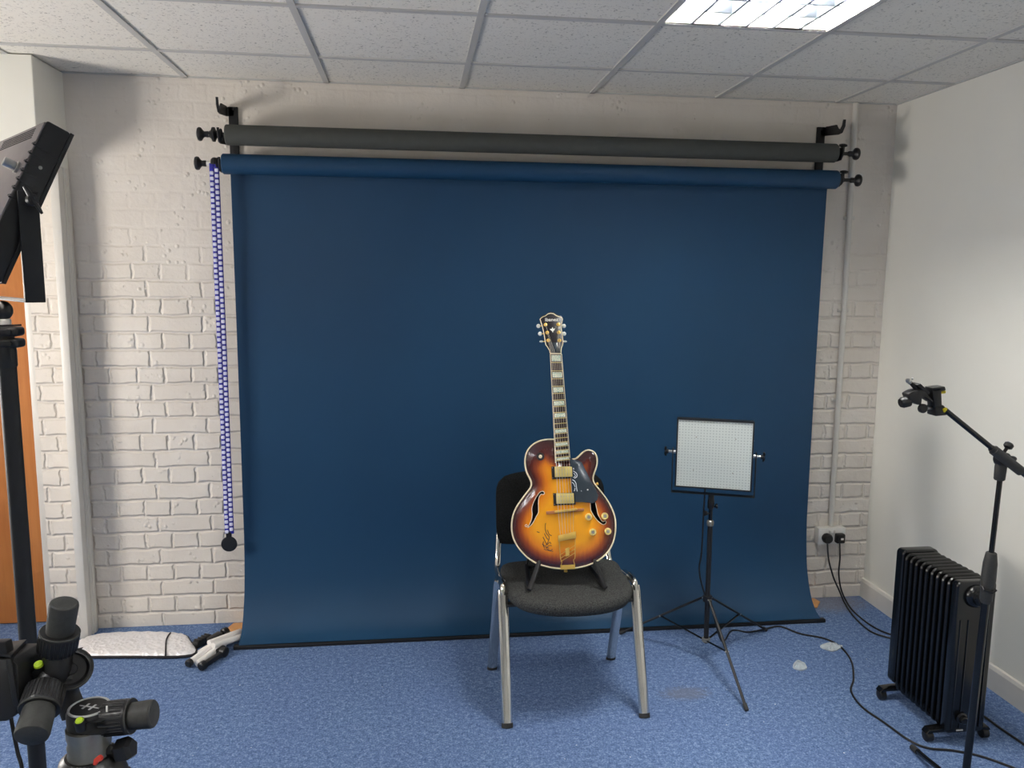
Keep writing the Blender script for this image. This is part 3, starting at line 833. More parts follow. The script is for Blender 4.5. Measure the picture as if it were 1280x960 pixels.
# neck
nutL, nutR = (688.2, 442), (701.6, 442.2); endL, endR = (694.8, 578.6), (712.4, 576.6)
CF = .020      # height of the fretboard face above the top plane
A0, A1, B0, B1 = V(g2(*nutL, CF)), V(g2(*nutR, CF)), V(g2(*endL, CF)), V(g2(*endR, CF))
def nk(s_, k, c=CF):   # s_: across 0..1, k: along nut->end 0..1
    p = (A0 * (1 - s_) + A1 * s_) * (1 - k) + (B0 * (1 - s_) + B1 * s_) * k; return G(p.x, p.y, c)
NL = ((A0 + A1) / 2 - (B0 + B1) / 2).length; SC = .628
mb = MB(); mb.prism([nk(0, 0, CF - .0055), nk(1, 0, CF - .0055), nk(1, 1, CF - .0055), nk(0, 1, CF - .0055)], GN * .0055, .0006); mb.build('fretboard', M['ebony'], gt)
for s_ in (-.012, 1.012):
    mb = MB(); mb.tube([nk(s_, 0, CF - .002), nk(s_, 1, CF - .002)], .0019, 8); mb.build('fretboard_binding', M['cream'], gt)
mb = MB(); mb.tube([nk(-.02, 0, CF), nk(1.02, 0, CF)], .0024, 8); mb.build('nut', M['cream'], gt)
fk = [(1 - 2 ** (-i / 12)) * SC / NL for i in range(0, 22)]
for i in range(1, 21):
    if fk[i] < .995:
        mb = MB(); mb.tube([nk(.01, fk[i], CF + .0002), nk(.99, fk[i], CF + .0002)], .0013, 6); mb.build('fret', M['gold_light'], gt)
for i in (1, 3, 5, 7, 9, 12, 15, 17, 19):
    a, b = fk[i - 1], fk[i]; w = b - a; a += w * .16; b -= w * .16
    mb = MB(); mb.prism([nk(.07, a, CF), nk(.93, a, CF), nk(.93, b, CF), nk(.07, b, CF)], GN * .0004); mb.build('position_inlay', M['abalone'], gt)
# neck shaft (rounded back) running down into the heel
mb = MB(); vs = []; fc = []; K = 12
for q in range(K + 1):
    k = q / K * .99; dep = .017 + .005 * k + (.030 * max(0, k - .78) / .22)
    for j in range(9):
        a = pi * j / 8; s_ = .5 - .5 * cos(a)
        vs.append(nk(s_, k, CF - .0055 - dep * sin(a) ** .8))
for q in range(K):
    for j in range(8):
        a = q * 9 + j; fc.append((a, a + 1, a + 10, a + 9))
    fc.append((q * 9 + 8, q * 9, q * 9 + 9, q * 9 + 17))
fc.append(tuple(range(9))); fc.append(tuple(K * 9 + j for j in range(9))[::-1])
mb.faces(vs, fc); mb.build('neck', M['neck_wood'], gt, angle=60)
# headstock, pitched back from the nut
nm = (A0 + A1) / 2; HT = radians(11)
HO = G(nm.x, nm.y, CF - .004); HY = (GY * cos(HT) - GN * sin(HT)).normalized(); HN = (GN * cos(HT) + GY * sin(HT)).normalized()
def hp_(u, v, c=0.0):
    d = ray(u, v); k = ((HO + HN * c - CAM).dot(HN)) / d.dot(HN); return CAM + d * k
def h16(x, y, c=0.0): return hp_(660 + x / 16, 385 + y / 16, c)
hs = [(445, 905), (432, 850), (395, 790), (355, 735), (340, 640), (320, 520), (290, 380), (262, 290), (240, 225), (270, 195), (300, 175), (345, 160), (400, 118), (455, 105), (510, 115), (560, 150), (605, 170), (650, 185), (690, 220), (682, 270), (670, 350), (670, 430), (690, 560), (700, 680), (692, 745), (667, 800), (660, 850), (660, 905)]
mb = MB(); mb.prism([h16(x, y, -.016) for x, y in hs], HN * .0155, .0004); hd = mb.build('headstock', M['blackface'], gt)
mb = MB(); mb.tube([h16(x, y, -.0005) for x, y in hs], .0017, 8, up=HN); mb.build('headstock_binding', M['cream'], gt)
HX = GX
mb = MB(); o = h16(474, 232, 0.0); o2 = h16(345, 232); o3 = h16(605, 228)
mb.text('Ibanez', o, (o3 - o2).normalized(), HY, HN, (o3 - o2).length, .0005, (h16(474, 200) - h16(474, 266)).length); mb.build('maker_lettering', M['pearl'], gt, smooth=False)
mb = MB(); mb.prism([h16(x, y, 0.0) for x, y in [(490, 378), (507, 420), (545, 402), (530, 440), (508, 462), (496, 498), (480, 462), (452, 442), (438, 415), (472, 422)]], HN * .0005); mb.build('leaf_inlay', M['pearl'], gt, smooth=False)
mb = MB(); mb.prism([h16(x, y, 0.0) for x, y in [(455, 690), (580, 690), (640, 830), (600, 890), (480, 890), (450, 800)]], HN * .0008, .0003); mb.build('truss_rod_cover', M['guard'], gt)
posts = [((350, 335), (208, 360)), ((385, 495), (242, 515)), ((405, 650), (268, 670)), ((605, 330), (718, 360)), ((615, 490), (722, 515)), ((630, 650), (738, 670))]
for i, (p, b) in enumerate(posts):
    P = h16(*p, 0); 
    mb = MB(); mb.lathe([(.0075, 0), (.0075, .0015), (.006, .003), (.003, .0035), (.003, .011), (.0035, .0125), (0, .013)], P, HN, 16); tp = mb.build('tuning_post', M['gold'], gt)
    Bq = h16(*b, -.010); sd = -1 if i < 3 else 1
    mb = MB(); mb.cyl(P - HN * .010, Bq - HX * (.004 * sd), .0022, seg=10); mb.build('tuner_shaft', M['gold'], gt)
    mb = MB(); sc_ = (.0085, .004, .0085) if i % 3 < 2 else (.0085, .004, .0042)
    mb.ball(Bq, 1, sc_, 14); mb.build('tuner_button', M['pearl'], gt)

# pickups, bridge, tailpiece, controls
def rise(poly, dc, lift=0.0): # real polygon over the carved top at fixed height
    cs = max(arch(*g2(u, v, .012)) for u, v in poly)
    return [G(*g2(u, v, cs + lift + dc), cs + lift) for u, v in poly]
for ring_px, cov_px in (([(689.3, 583.2), (716.5, 582.4), (717.2, 597.6), (690.2, 599)], [(693.3, 583.2), (715, 583), (715.6, 595.9), (693.7, 596.4)]),
                        ([(691.4, 616.6), (718.8, 615.6), (719.6, 630.6), (692.2, 632)], [(695.3, 616.6), (717.1, 616.4), (717.9, 629.2), (695.7, 629.9)])):
    mb = MB(); mb.prism(rise(ring_px, .004, 0), GN * .005, .0008); pr = mb.build('pickup_ring', M['black'], gt)
    mb = MB(); base = rise(cov_px, .008, .004); mb.prism(base, GN * .0065, .0012); mb.build('pickup', M['gold_light'], gt)
    a, b, c, d = [p + GN * .0065 for p in base]
    mb = MB()
    for r_ in (.3, .72):
        for k in range(6):
            s_ = .12 + .152 * k; p = (a * (1 - s_) + b * s_) * (1 - r_) + (d * (1 - s_) + c * s_) * r_
            mb.cyl(p, p + GN * .0008, .0017, seg=8)
    mb.build('pole_pieces', M['steel'], gt)
    q = [p for p in rise(ring_px, .004, .005)]
    for (s1, s2) in ((.1, 0), (.9, 1)):
        pp = q[0] * (1 - s1) + q[3] * s1 + GX * .003
        mb = MB(); mb.lathe([(.0018, 0), (.0015, .001), (0, .0012)], pp, GN, 8); mb.build('screw', M['steel'], gt)
mb = MB(); mb.prism(rise([(682.6, 639.2), (729.8, 635.2), (729.8, 638.6), (683, 642.9)], 0, 0), GN * .008, .001); mb.build('bridge_base', M['rosewood'], gt)
mb = MB(); bs = rise([(694, 638.6), (720.3, 635), (720.6, 638), (694.3, 641.4)], .010, .008); mb.prism(bs, GN * .007, .001)
mb.build('bridge_saddle', M['gold'], gt)
for k in (0, 1):
    p = (bs[0] + bs[3]) / 2 if k == 0 else (bs[1] + bs[2]) / 2
    mb = MB(); mb.lathe([(.004, -.008), (.004, .006), (.003, .008), (0, .0085)], p, GN, 12); mb.build('bridge_post', M['gold'], gt)
tb = rise([(697.4, 669.6), (719.8, 664.2), (720.1, 672.9), (697.9, 677)], .008, .006); mb = MB(); mb.prism(tb, GN * .008, .0015); mb.build('tailpiece_bar', M['gold'], gt)
mb = MB()
def tp(*pix): return [gs(u, v, .0075) for u, v in pix]
for path in (tp((699, 676.5), (700.6, 697.5), (702.3, 701.9), (700.9, 708.5)), tp((718.9, 672.5), (718.7, 696.4), (717, 699.7), (718.6, 707.5))):
    mb.tube(spline(path, 4), .0016, 8)
for a, b in (((699.6, 693.9), (719.2, 681.2)), ((700.2, 698.2), (719.2, 685.8)), ((700.8, 702), (719, 690.8))):
    mb.tube(tp(a, b), .0014, 8)
mb.prism(rise([(706.7, 686), (711.6, 684), (712.1, 694.4), (707.2, 695.8)], .008, .007), GN * .003, .0005)
mb.build('tailpiece_frame', M['gold'], gt)
hb = [G(*g2(u, v, 0), -.002) for u, v in [(700.4, 706.5), (718.7, 705.5), (718.7, 711), (700.6, 712)]]
mb = MB(); mb.prism(hb, GN * .009, .001); mb.build('tailpiece_hinge', M['gold'], gt)
eb = g2(707.7, 712.5); mb = MB(); mb.lathe([(.005, -.003), (.005, .004), (.0075, .010), (.0065, .014), (0, .015)], G(eb[0], eb[1] + .003, -.03), -GY, 14); mb.build('end_pin', M['gold'], gt)
sb = g2(*c2(935, 608)); mb = MB(); d_ = (GX * .94 + GY * .35).normalized(); mb.lathe([(.0055, -.006), (.0045, .004), (.0035, .010), (.0065, .016), (.006, .019), (0, .020)], G(sb[0], sb[1], -.012), d_, 14); mb.build('strap_button', M['gold'], gt)
for x, y in ((920, 330), (1105, 320), (968, 503), (1140, 495)):
    p = gs(*c3(x, y), 0)
    mb = MB(); mb.lathe([(.0135, 0), (.0135, .004), (.0125, .013), (.0105, .0145), (.0095, .0138), (.004, .0138), (0, .014)], p, GN, 22); kb = mb.build('control_knob', M['gold_light'], gt)
    mb = MB(); mb.lathe([(.0065, .0140), (.006, .0146), (0, .0147)], p, GN, 16); mb.build('knob_cap', M['steel'], kb)
p = gs(*c2(325, 280), 0)
mb = MB(); mb.lathe([(.0155, -.002), (.0155, .0015), (.009, .002), (0, .002)], p, GN, 22); sw = mb.build('toggle_switch', M['black'], gt)
mb = MB(); mb.lathe([(.007, .002), (.007, .005), (.003, .005), (.002, .012)], p, GN, 16); mb.ball(p + GN * .015, .0042); mb.build('switch_tip', M['cream'], sw)
# pickguard
pgp = [(660, 292), (700, 315), (760, 325), (800, 350), (825, 400), (860, 470), (905, 570), (960, 660), (985, 730), (975, 775), (930, 815), (870, 808), (800, 802), (722, 800), (716, 700), (684, 690), (675, 520), (692, 505), (688, 400), (665, 395)]
PGC = .020
mb = MB(); mb.prism([G(*g2(*c2(x, y), PGC), PGC) for x, y in pgp], GN * .0022, .0005); pg = mb.build('pickguard', M['guard'], gt)
def pgt(x, y): return G(*g2(*c2(x, y), PGC + .0023), PGC + .0023)
mb = MB()
for pth, r in (([(702, 410), (706, 430)], .0016), ([(700, 445), (730, 465), (745, 490)], .0014), ([(745, 490), (738, 515), (712, 528)], .0014), ([(705, 470), (725, 500), (700, 520)], .001),
               ([(690, 545), (715, 560), (732, 590)], .0014), ([(732, 590), (738, 640), (745, 678)], .0013), ([(684, 575), (705, 590), (722, 630)], .001), ([(722, 640), (712, 676)], .0013), ([(790, 670), (796, 678)], .0009)):
    q = spline([pgt(x, y) for x, y in pth], 4) if len(pth) > 2 else [pgt(x, y) for x, y in pth]
    mb.tube(q, r, 6, up=GN, flat=.15)
mb.build('engraved_figure', M['ink'], pg)
mb = MB(); mb.lathe([(.003, 0), (.0026, .001), (0, .0012)], pgt(865, 660), GN, 12); mb.build('guard_screw', M['pearl'], pg)
# dark tree-shaped strokes on the lower bout
mb = MB()
for pth in ([(430, 400), (425, 460), (440, 520), (470, 560), (455, 620), (430, 660)], [(400, 560), (420, 600), (440, 640), (460, 650)], [(415, 520), (440, 570), (460, 590)], [(450, 480), (470, 530), (500, 545)], [(390, 640), (430, 670), (470, 690)],
            [(410, 700), (450, 712), (515, 725)], [(430, 690), (470, 660), (500, 660)], [(330, 500), (360, 510)], [(455, 640), (480, 620), (490, 640)], [(405, 610), (400, 650), (420, 690)], [(440, 690), (480, 715), (510, 700)]):
    mb.tube(spline([gs(*c3(x, y), .0002) for x, y in pth], 3), .0014, 5, up=GN, flat=.3)
mb.build('tree_strokes', M['stroke'], gt)
# strings
for i in range(6):
    s_ = .12 + .152 * i
    a = nk(s_, 0, CF + .0025); k = .14 + .144 * i
    b = (bs[0] + bs[3]) / 2 * (1 - k) + (bs[1] + bs[2]) / 2 * k + GN * .0078
    c = (tb[0]) * (1 - k) + (tb[1]) * k + GN * .006
    pp = h16(*posts[(2 - i) if i < 3 else i][0], .007) if False else h16(*posts[[2, 1, 0, 3, 4, 5][i]][0], .006)
    mb = MB(); mb.tube([pp, a, b, c], .00075 if i < 3 else .0006, 6); mb.build('string', M['string'], gt)

# ------------------------------------------------------------------ guitar stand on the seat
ZS = sz + .004
t = thing('guitar_stand', 'small black folding stand on the chair seat under the guitar', 'guitar stand', (.574, -.84, ZS))
def gp3(u, v, c): return G(*g2(u, v, c), c)
for (foot, tip, back, s_) in (((661.8, 737), (674, 702.5), (652, 696), -1), ((756.5, 734), (743.3, 701), (768, 694), 1)):
    f = at_z(*foot, ZS + .012); tipp = gp3(*tip, .014)
    under = tipp - GY * .012 - GN * .035
    mb = MB(); d = (tipp - f).normalized()
    mb.tube([f - d * .0, f + (tipp - f) * .5, tipp - d * .004], .0075, 10, flat=.7); arm = mb.build('front_arm', M['black'], t)
    mb = MB(); mb.ball(tipp, .0062); mb.build('arm_tip', M['grip'], arm)
    d = (tipp - f).normalized()
    mb = MB(); mb.tube([f, f + (tipp - f) * .5, tipp - d * .004], .0100, 10, flat=.7); arm = mb.build('front_arm', M['black'], t)
    mb = MB(); mb.ball(tipp, .0066); mb.build('arm_tip', M['grip'], arm)
    rb = V((GO.x + s_ * .125, -.665, ZS + .010)); bk = V((GO.x + s_ * .085, -.712, .68))
    mb = MB(); mb.tube([f, rb], .0095, 10, flat=.7); mb.build('base_bar', M['black'], t)
    mb = MB(); mb.tube([rb, bk], .0075, 10, flat=.7); mb.build('rear_arm', M['black'], t)
mb = MB(); mb.tube([V((GO.x - .09, -.712, .68)), V((GO.x + .09, -.712, .68))], .007, 10); mb.tube([V((GO.x - .12, -.68, ZS + .012)), V((GO.x + .12, -.68, ZS + .012))], .006, 10); mb.build('cross_bar', M['black'], t)

# ------------------------------------------------------------------ LED panels and their stands
def led_panel(c, r, s, n, label, W=.312, Hh=.294, D=.04, lit=False, pale_back=False, yoke_down=None, knob_out=.028):
    """c: middle of the front face, r right, s up, n facing"""
    t = thing('led_panel', label, 'studio light', c, 'LED panel lights'); ax = (r, s, n); c = V(c)
    mb = MB(); mb.box(c - n * (D / 2 + .002), (W, Hh, D), ax, .004); case = mb.build('housing', M['black'], t)
    mb = MB(); mb.mi = 0; q = .006
    u, v = W / 2 - q, Hh / 2 - q
    mb.prism([c - r * u - s * v - n * .003, c + r * u - s * v - n * .003, c + r * u + s * v - n * .003, c - r * u + s * v - n * .003], n * .003)
    df = mb.build('diffuser', M['led_glow'] if lit else M['diffuser'], t, smooth=False)
    uvl = df.data.uv_layers.new(name='UVMap'); o0 = V(t['_o'])
    for lp in df.data.loops:
        p = df.data.vertices[lp.vertex_index].co + o0 - c; uvl.data[lp.index].uv = (p.dot(r) / (2 * u) + .5, p.dot(s) / (2 * v) + .5)
    mb = MB(); e = .006
    for sg in (-1, 1):
        mb.box(c + r * (sg * (W / 2 - e / 2)) + n * .001, (e, Hh, .007), ax, .001); mb.box(c + s * (sg * (Hh / 2 - e / 2)) + n * .001, (W - 2 * e, e, .007), ax, .001)
    mb.build('front_frame', M['black'], t)
    if True:
        for a, b in ((-.24, .24), (.27, .24), (-.26, -.24), (.25, -.25)):
            p = c + r * (a * W) + s * (b * Hh); mb = MB(); mb.lathe([(.0028, 0), (.0024, .001), (0, .0012)], p, n, 8); mb.build('screw', M['alu'], t)
    # back plate with vents and knobs
    bc = c - n * (D + .002)
    mb = MB(); mb.box(bc - n * .001, (W - .008, Hh - .008, .003), ax, .001); bp = mb.build('back_plate', M['grey_plate'] if pale_back else M['black'], t)
    for sg in (-1, 1):
        mb = MB()
        for k in range(7):
            mb.box(bc + r * (sg * (W / 2 - .012)) + s * (Hh / 2 - .045 - .017 * k) - n * .0027, (.018, .0025, .001), ax)
            mb.box(c + r * (sg * (W / 2 + .0002)) + s * (Hh / 2 - .05 - .017 * k) - n * .034, (.001, .003, .026), ax)
        mb.build('vent_slots', M['rubber'], bp, smooth=False)
    mb = MB()
    for i in range(34):
        for j in range(5):
            mb.box(bc + r * (-.11 + .0066 * i) + s * (Hh / 2 - .012 - .0045 * j) - n * .0027, (.0034, .0022, .0008), ax)
    mb.build('vent_grille', M['rubber'], bp, smooth=False)
    for a, b in ((.115, .055), (.115, -.055)):
        p = bc + r * a + s * b - n * .0025
        mb = MB(); mb.lathe([(.011, 0), (.011, .004), (.0085, .005), (.0085, .022), (.0075, .024), (0, .024)], p, -n, 18); mb.build('dimmer_knob', M['steel'], bp)
    mb = MB(); p = c + r * (W / 2) + s * (Hh * .22) - n * .022; mb.lathe([(.0035, 0), (.003, .0015), (0, .002)], p, r, 10); mb.build('side_screw', M['steel'], t)
    # yoke
    yd = V(yoke_down).normalized(); pv = c - n * (D * .5)
    yl = Hh / 2 + .024; yw = W / 2 + .013
    fw = r.cross(yd).normalized()
    mb = MB()
    axy = (r, yd, r.cross(yd))
    for sg in (-1, 1): mb.box(pv + r * (sg * yw) + yd * (yl / 2 - .006), (.004, yl + .02, .032), axy, .001)
    mb.box(pv + yd * (yl + .002), (2 * yw + .004, .004, .032), axy, .001); yk = mb.build('yoke', M['black_matt'], t)
    for sg in (-1, 1):
        p = pv + r * (sg * yw)
        mb = MB(); mb.lathe([(.008, -.012), (.008, .003), (.006, .004), (.006, knob_out - .006)], p, r * sg, 14); mb.build('pivot_bolt', M['black'] if pale_back else M['steel'], t)
        mb = MB(); q = p + r * (sg * knob_out)
        mb.lathe([(.008, -.010), (.011, -.004), (.009, .004), (0, .006)], q, r * sg, 12)
        for a in (.5, .5 + pi):
            dd = yd * cos(a) + fw * sin(a); mb.tube([q, q + dd * .014 + r * (sg * .003), q + dd * .025 + r * (sg * .001)], [.0065, .006, .004], 8, flat=.6)
        mb.build('wing_knob', M['black'], t)
    return t, pv + yd * (yl + .004)

YS = -.60
col = at_y(884, 802, YS); colx = at_y(887, 700, YS).x
cb = V((colx, YS, 0))
pc = at_y(892.6, 568.5, YS - .03)
tl = radians(1); yw_ = radians(21)
rr_ = V((cos(yw_), -sin(yw_), 0)); nn_ = V((-sin(yw_) * cos(tl), -cos(yw_) * cos(tl), sin(tl))); nn_ = (nn_ - rr_ * nn_.dot(rr_)).normalized(); ss_ = nn_.cross(rr_).normalized()
if ss_.z < 0: ss_ = -ss_
lp, ybot = led_panel(pc, rr_, ss_, nn_, 'square white dotted LED panel in a black frame on the thin tripod by the paper', yoke_down=(0, 0, -1))
ztop = ybot.z
mb = MB(); pth = [V((ybot.x - .016, YS + .028, ybot.z + .03)), V((ybot.x - .022, YS + .02, ybot.z - .06)), at_y(877, 690, YS + .0), at_y(874, 712, YS), at_y(880, 740, YS), at_y(889, 757, YS), V((cb.x + .10, YS + .07, .05)), at_z(915, 788, .006), at_z(935, 790, .006), at_z(953, 787, .006)]
mb.tube(spline(pth, 8), .0036, 8); mb.build('power_cable', M['cable_black'], lp)

def light_stand(base, top_z, feet, zc, zl, label, rcol, rtop, rleg, mids=.52, seg_z=None, loc_top=None, knobs=True):
    t = thing('light_stand', label, 'light stand', base, 'tripod light stands')
    bx, by = base[0], base[1]
    if loc_top is None: loc_top = V((bx, by, top_z))
    def cp(z): return V((bx, by, zl)) + (V(loc_top) - V((bx, by, zl))) * ((z - zl) / (top_z - zl))
    seg_z = seg_z or (zc + (top_z - zc) * .8)
    mb = MB(); mb.cyl(cp(zl), cp(seg_z), rcol, seg=18); mb.build('column', M['black_matt'], t)
    mb = MB(); mb.cyl(cp(seg_z - .01), cp(top_z - .028), rtop, seg=16); mb.build('inner_tube', M['black_gloss'], t)
    mb = MB() if knobs else None
    if knobs: mb.lathe([(rcol, -.010), (rcol + .004, -.006), (rcol + .004, .012), (rcol, .016)], cp(seg_z), (0, 0, 1), 18); mb.tube(circ(cp(seg_z + .004), (1, 0, 0), (0, 1, 0), rcol + .004, 18), .0015, 6, closed=True); mb.build('lock_collar', M['alu'], t)
    mb = MB(); mb.lathe([(rtop + .003, -.035), (rtop + .006, -.03), (rtop + .006, .0), (rtop + .004, .008), (rtop + .004, .029)], cp(top_z - .03), (0, 0, 1), 16); mb.build('spigot_clamp', M['black'], t)
    for a, z in ((1, top_z - .055), (-1, top_z - .085)) if knobs else ():
        p = cp(z); mb = MB(); mb.cyl(p, p + V((a * .022, -.006, 0)), .004, seg=10); mb.lathe([(.005, .018), (.011, .022), (.011, .028), (0, .03)], p, (a, -.25, .1), 12); mb.build('clamp_knob', M['black'], t)
    mb = MB(); mb.lathe([(rcol + .001, -.014), (rcol + .009, -.012), (rcol + .009, .012), (rcol + .001, .014)], cp(zc), (0, 0, 1), 18); mb.build('leg_collar', M['black'], t)
    mb = MB(); mb.lathe([(rcol + .001, -.008), (rcol + .007, -.006), (rcol + .007, .008), (rcol + .001, .01)], cp(zl + .012), (0, 0, 1), 18); mb.build('brace_collar', M['alu'], t)
    for f in feet:
        f = V(f); d = V((f.x - bx, f.y - by, 0)).normalized(); a = cp(zc) + d * (rcol + .010); e = f + V((0, 0, rleg + .002)); b = a + (e - a) * mids
        mb = MB(); mb.tube([a, e], rleg, 10, flat=.8); lg = mb.build('leg', M['black_matt'], t)
        ax = (e - a).normalized(); mb = MB(); mb.cyl(e - ax * .022, e + ax * .004, rleg + .0022, seg=12); mb.build('rubber_foot', M['rubber'], lg)
        mb = MB(); mb.tube([cp(zl + .012) + d * (rcol + .004), b], rleg * .85, 8, flat=.6); mb.build('brace', M['black_gloss'], t)
        sdv = d.cross(V((0, 0, 1)))
        mb = MB()
        for p in (a, b, cp(zl + .012) + d * (rcol + .004)): mb.cyl(p - sdv * (rleg + .002), p + sdv * (rleg + .002), .0035, seg=8)
        mb.build('rivets', M['steel'], t)
    return t
zl = at_y(884, 803, YS).z; zc = at_y(886, 748, YS).z
light_stand((cb.x, YS, 0), ztop - .002, [at_z(933, 889, 0), at_z(957, 789, 0), at_z(776, 793, 0)], zc, zl, 'thin black tripod stand under the square white LED panel', .0105, .008, .0062, .5,
            seg_z=at_y(888, 655, YS).z, loc_top=V((ybot.x, YS, ztop)))

# left panel, seen from behind
lr = V((.616, -.788, 0)).normalized(); lh = V((.788, .616, 0)).normalized(); tl = radians(25)
ls = V((0, 0, cos(tl))) + lh * sin(tl); ln = lh * cos(tl) - V((0, 0, sin(tl)))
lt, lyb = led_panel((-.7496, -2.0963, 1.7612), lr, ls, ln, 'large black and grey LED panel seen from behind at the left edge', lit=True, pale_back=True, yoke_down=(0, 0, -1))
px_ = lyb + V((-.014, 0, 0))
st = light_stand((px_.x, px_.y, 0), lyb.z - .066, [(px_.x + .45, px_.y - .1, 0), (px_.x - .3, px_.y + .35, 0), (px_.x - .25, px_.y - .4, 0)], .45, .15, 'thick black light stand pole rising at the left edge under the tilted panel', .0160, .012, .010, .5, seg_z=lyb.z - .10, knobs=False)
st['_o'] = (px_.x, px_.y, 0)
bz = lyb.z
mb = MB(); mb.ball((px_.x, px_.y, bz - .020), .017, (1, 1, 1.1)); mb.build('swivel_ball', M['black'], st)
mb = MB(); mb.lathe([(.011, -.010), (.0125, -.008), (.0125, .004), (.011, .006)], (px_.x, px_.y, bz - .042), (0, 0, 1), 18); mb.build('white_ring', M['white_plastic'], st)
for z_ in (bz - .060, bz - .082):
    mb = MB(); mb.span((px_.x - .03, px_.y - .018, z_ - .009), (px_.x + .030, px_.y + .018, z_ + .009), .006, 3)
    mb.cyl((px_.x + .016, px_.y - .022, z_), (px_.x + .016, px_.y + .022, z_), .005, seg=12); mb.build('clamp_plate', M['black'], st)
mb = MB(); mb.tube([V((px_.x - .01, px_.y - .012, bz - .049)), V((px_.x + .036, px_.y - .012, bz - .047))], .0018, 8); mb.tube([V((px_.x + .014, px_.y - .015, bz - .09)), V((px_.x + .014, px_.y - .015, bz - .115))], .002, 8); mb.build('clamp_pin', M['black'], st)

# ------------------------------------------------------------------ oil filled heater
hx0, hx1, hz0, hz1 = 1.868, 2.018, .048, .612
hy0, hy1 = -.955, -1.312
t = thing('oil_heater', 'black oil filled radiator heater on castors by the right wall', 'heater', ((hx0 + hx1) / 2, (hy0 + hy1) / 2, 0))
def rr_poly(x0, x1, z0, z1, r, y, n=5):
    o = []
    for cx_, cz_, a0 in ((x1 - r, z1 - r, 0), (x0 + r, z1 - r, 90), (x0 + r, z0 + r, 180), (x1 - r, z0 + r, 270)):
        for k in range(n + 1):
            a = radians(a0 + 90 * k / n); o.append(V((cx_ + r * cos(a), y, cz_ + r * sin(a))))
    return o
NF = 9; fy0, fy1 = hy0 - .048, hy1 + .034
for k in range(NF):
    y = fy0 + (fy1 - fy0) * (k + .5) / NF; w = abs(fy1 - fy0) / NF
    mb = MB(); vs = []; fc = []
    # each fin is a pressed pair of sheets: fat rounded rim, thin web with two oil columns
    mb.prism(rr_poly(hx0 + .002, hx1 - .002, hz0 + .004, hz1 - .004, .022, y + w * .20), (0, -w * .40, 0), .004, 2)
    for xx in (hx0 + .035, hx1 - .035):
        mb.tube([V((xx, y, hz0 + .03)), V((xx, y, hz1 - .03))], w * .42, 12)
    mb.tube(rr_poly(hx0 + .006, hx1 - .006, hz0 + .008, hz1 - .008, .020, y, 4), w * .27, 8, closed=True)
    mb.build('fin', M['black_gloss'], t)
mb = MB(); mb.tube([V(((hx0 + hx1) / 2, fy0 + .02, hz1 - .06)), V(((hx0 + hx1) / 2, fy1 - .01, hz1 - .06))], .02, 14); mb.tube([V(((hx0 + hx1) / 2, fy0 + .02, hz0 + .06)), V(((hx0 + hx1) / 2, fy1 - .01, hz0 + .06))], .02, 14); mb.build('oil_pipe', M['black'], t)
# end covers
mb = MB(); mb.prism(rr_poly(hx0, hx1, hz0 + .02, hz1 + .004, .018, hy0), (0, -.046, 0), .008, 3); bc_ = mb.build('rear_cover', M['black_gloss'], t)
mb = MB(); mb.prism(rr_poly(hx0, hx1, hz0, hz1, .018, hy1 + .032), (0, -.032, 0), .007, 3); fcv = mb.build('front_cover', M['black_gloss'], t)
for dx in (.022, .052, .098, .128):
    mb = MB(); mb.tube([V((hx0 + dx, hy1 - .0005, hz0 + .02)), V((hx0 + dx, hy1 - .0005, hz1 - .14))], .003, 8); mb.build('pressed_rib', M['black_gloss'], fcv)
kc = at_y(1219, 745, hy1)
mb = MB(); mb.lathe([(.040, -.002), (.041, .004), (.036, .016), (.030, .020), (.026, .021), (.024, .034), (.018, .037), (0, .037)], kc, (0, -1, 0), 28); kn = mb.build('thermostat_dial', M['black_gloss'], fcv)
mb = MB(); mb.box(kc + V((0, -.04, 0)), (.006, .008, .04), None, .002); mb.build('dial_pointer', M['black'], kn)
kc2 = at_y(1201, 897, hy1)
mb = MB(); mb.lathe([(.020, -.002), (.021, .006), (.015, .010), (.014, .022), (.010, .025), (0, .025)], kc2, (0, -1, 0), 20); mb.build('lower_knob', M['black_gloss'], fcv)
mb = MB(); mb.box(V((kc2.x - .002, hy1 - .002, hz0 + .012)), (.026, .003, .006), None, .001); mb.build('rating_label', M['logo_grey'], fcv)
for y in (-1.288, -1.000):
    z = .044
    mb = MB(); xa, xb = hx0 - .052, hx1 + .052
    mb.prism([V((xa, y, z - .010)), V((xa + .012, y, z + .006)), V((xa + .06, y, z + .010)), V((xb - .06, y, z + .010)), V((xb - .012, y, z + .006)), V((xb, y, z - .010)), V((xb - .03, y, z - .006)), V((xa + .03, y, z - .006))], (0, .034, 0), .003)
    fb = mb.build('castor_bar', M['black_gloss'], t)
    for x in (xa + .018, xb - .018):
        mb = MB(); mb.lathe([(.014, -.014), (.0195, -.011), (.0195, .011), (.014, .014)], (x, y + .017, .0195), (1, 0, 0), 18); mb.build('castor', M['black'], fb)

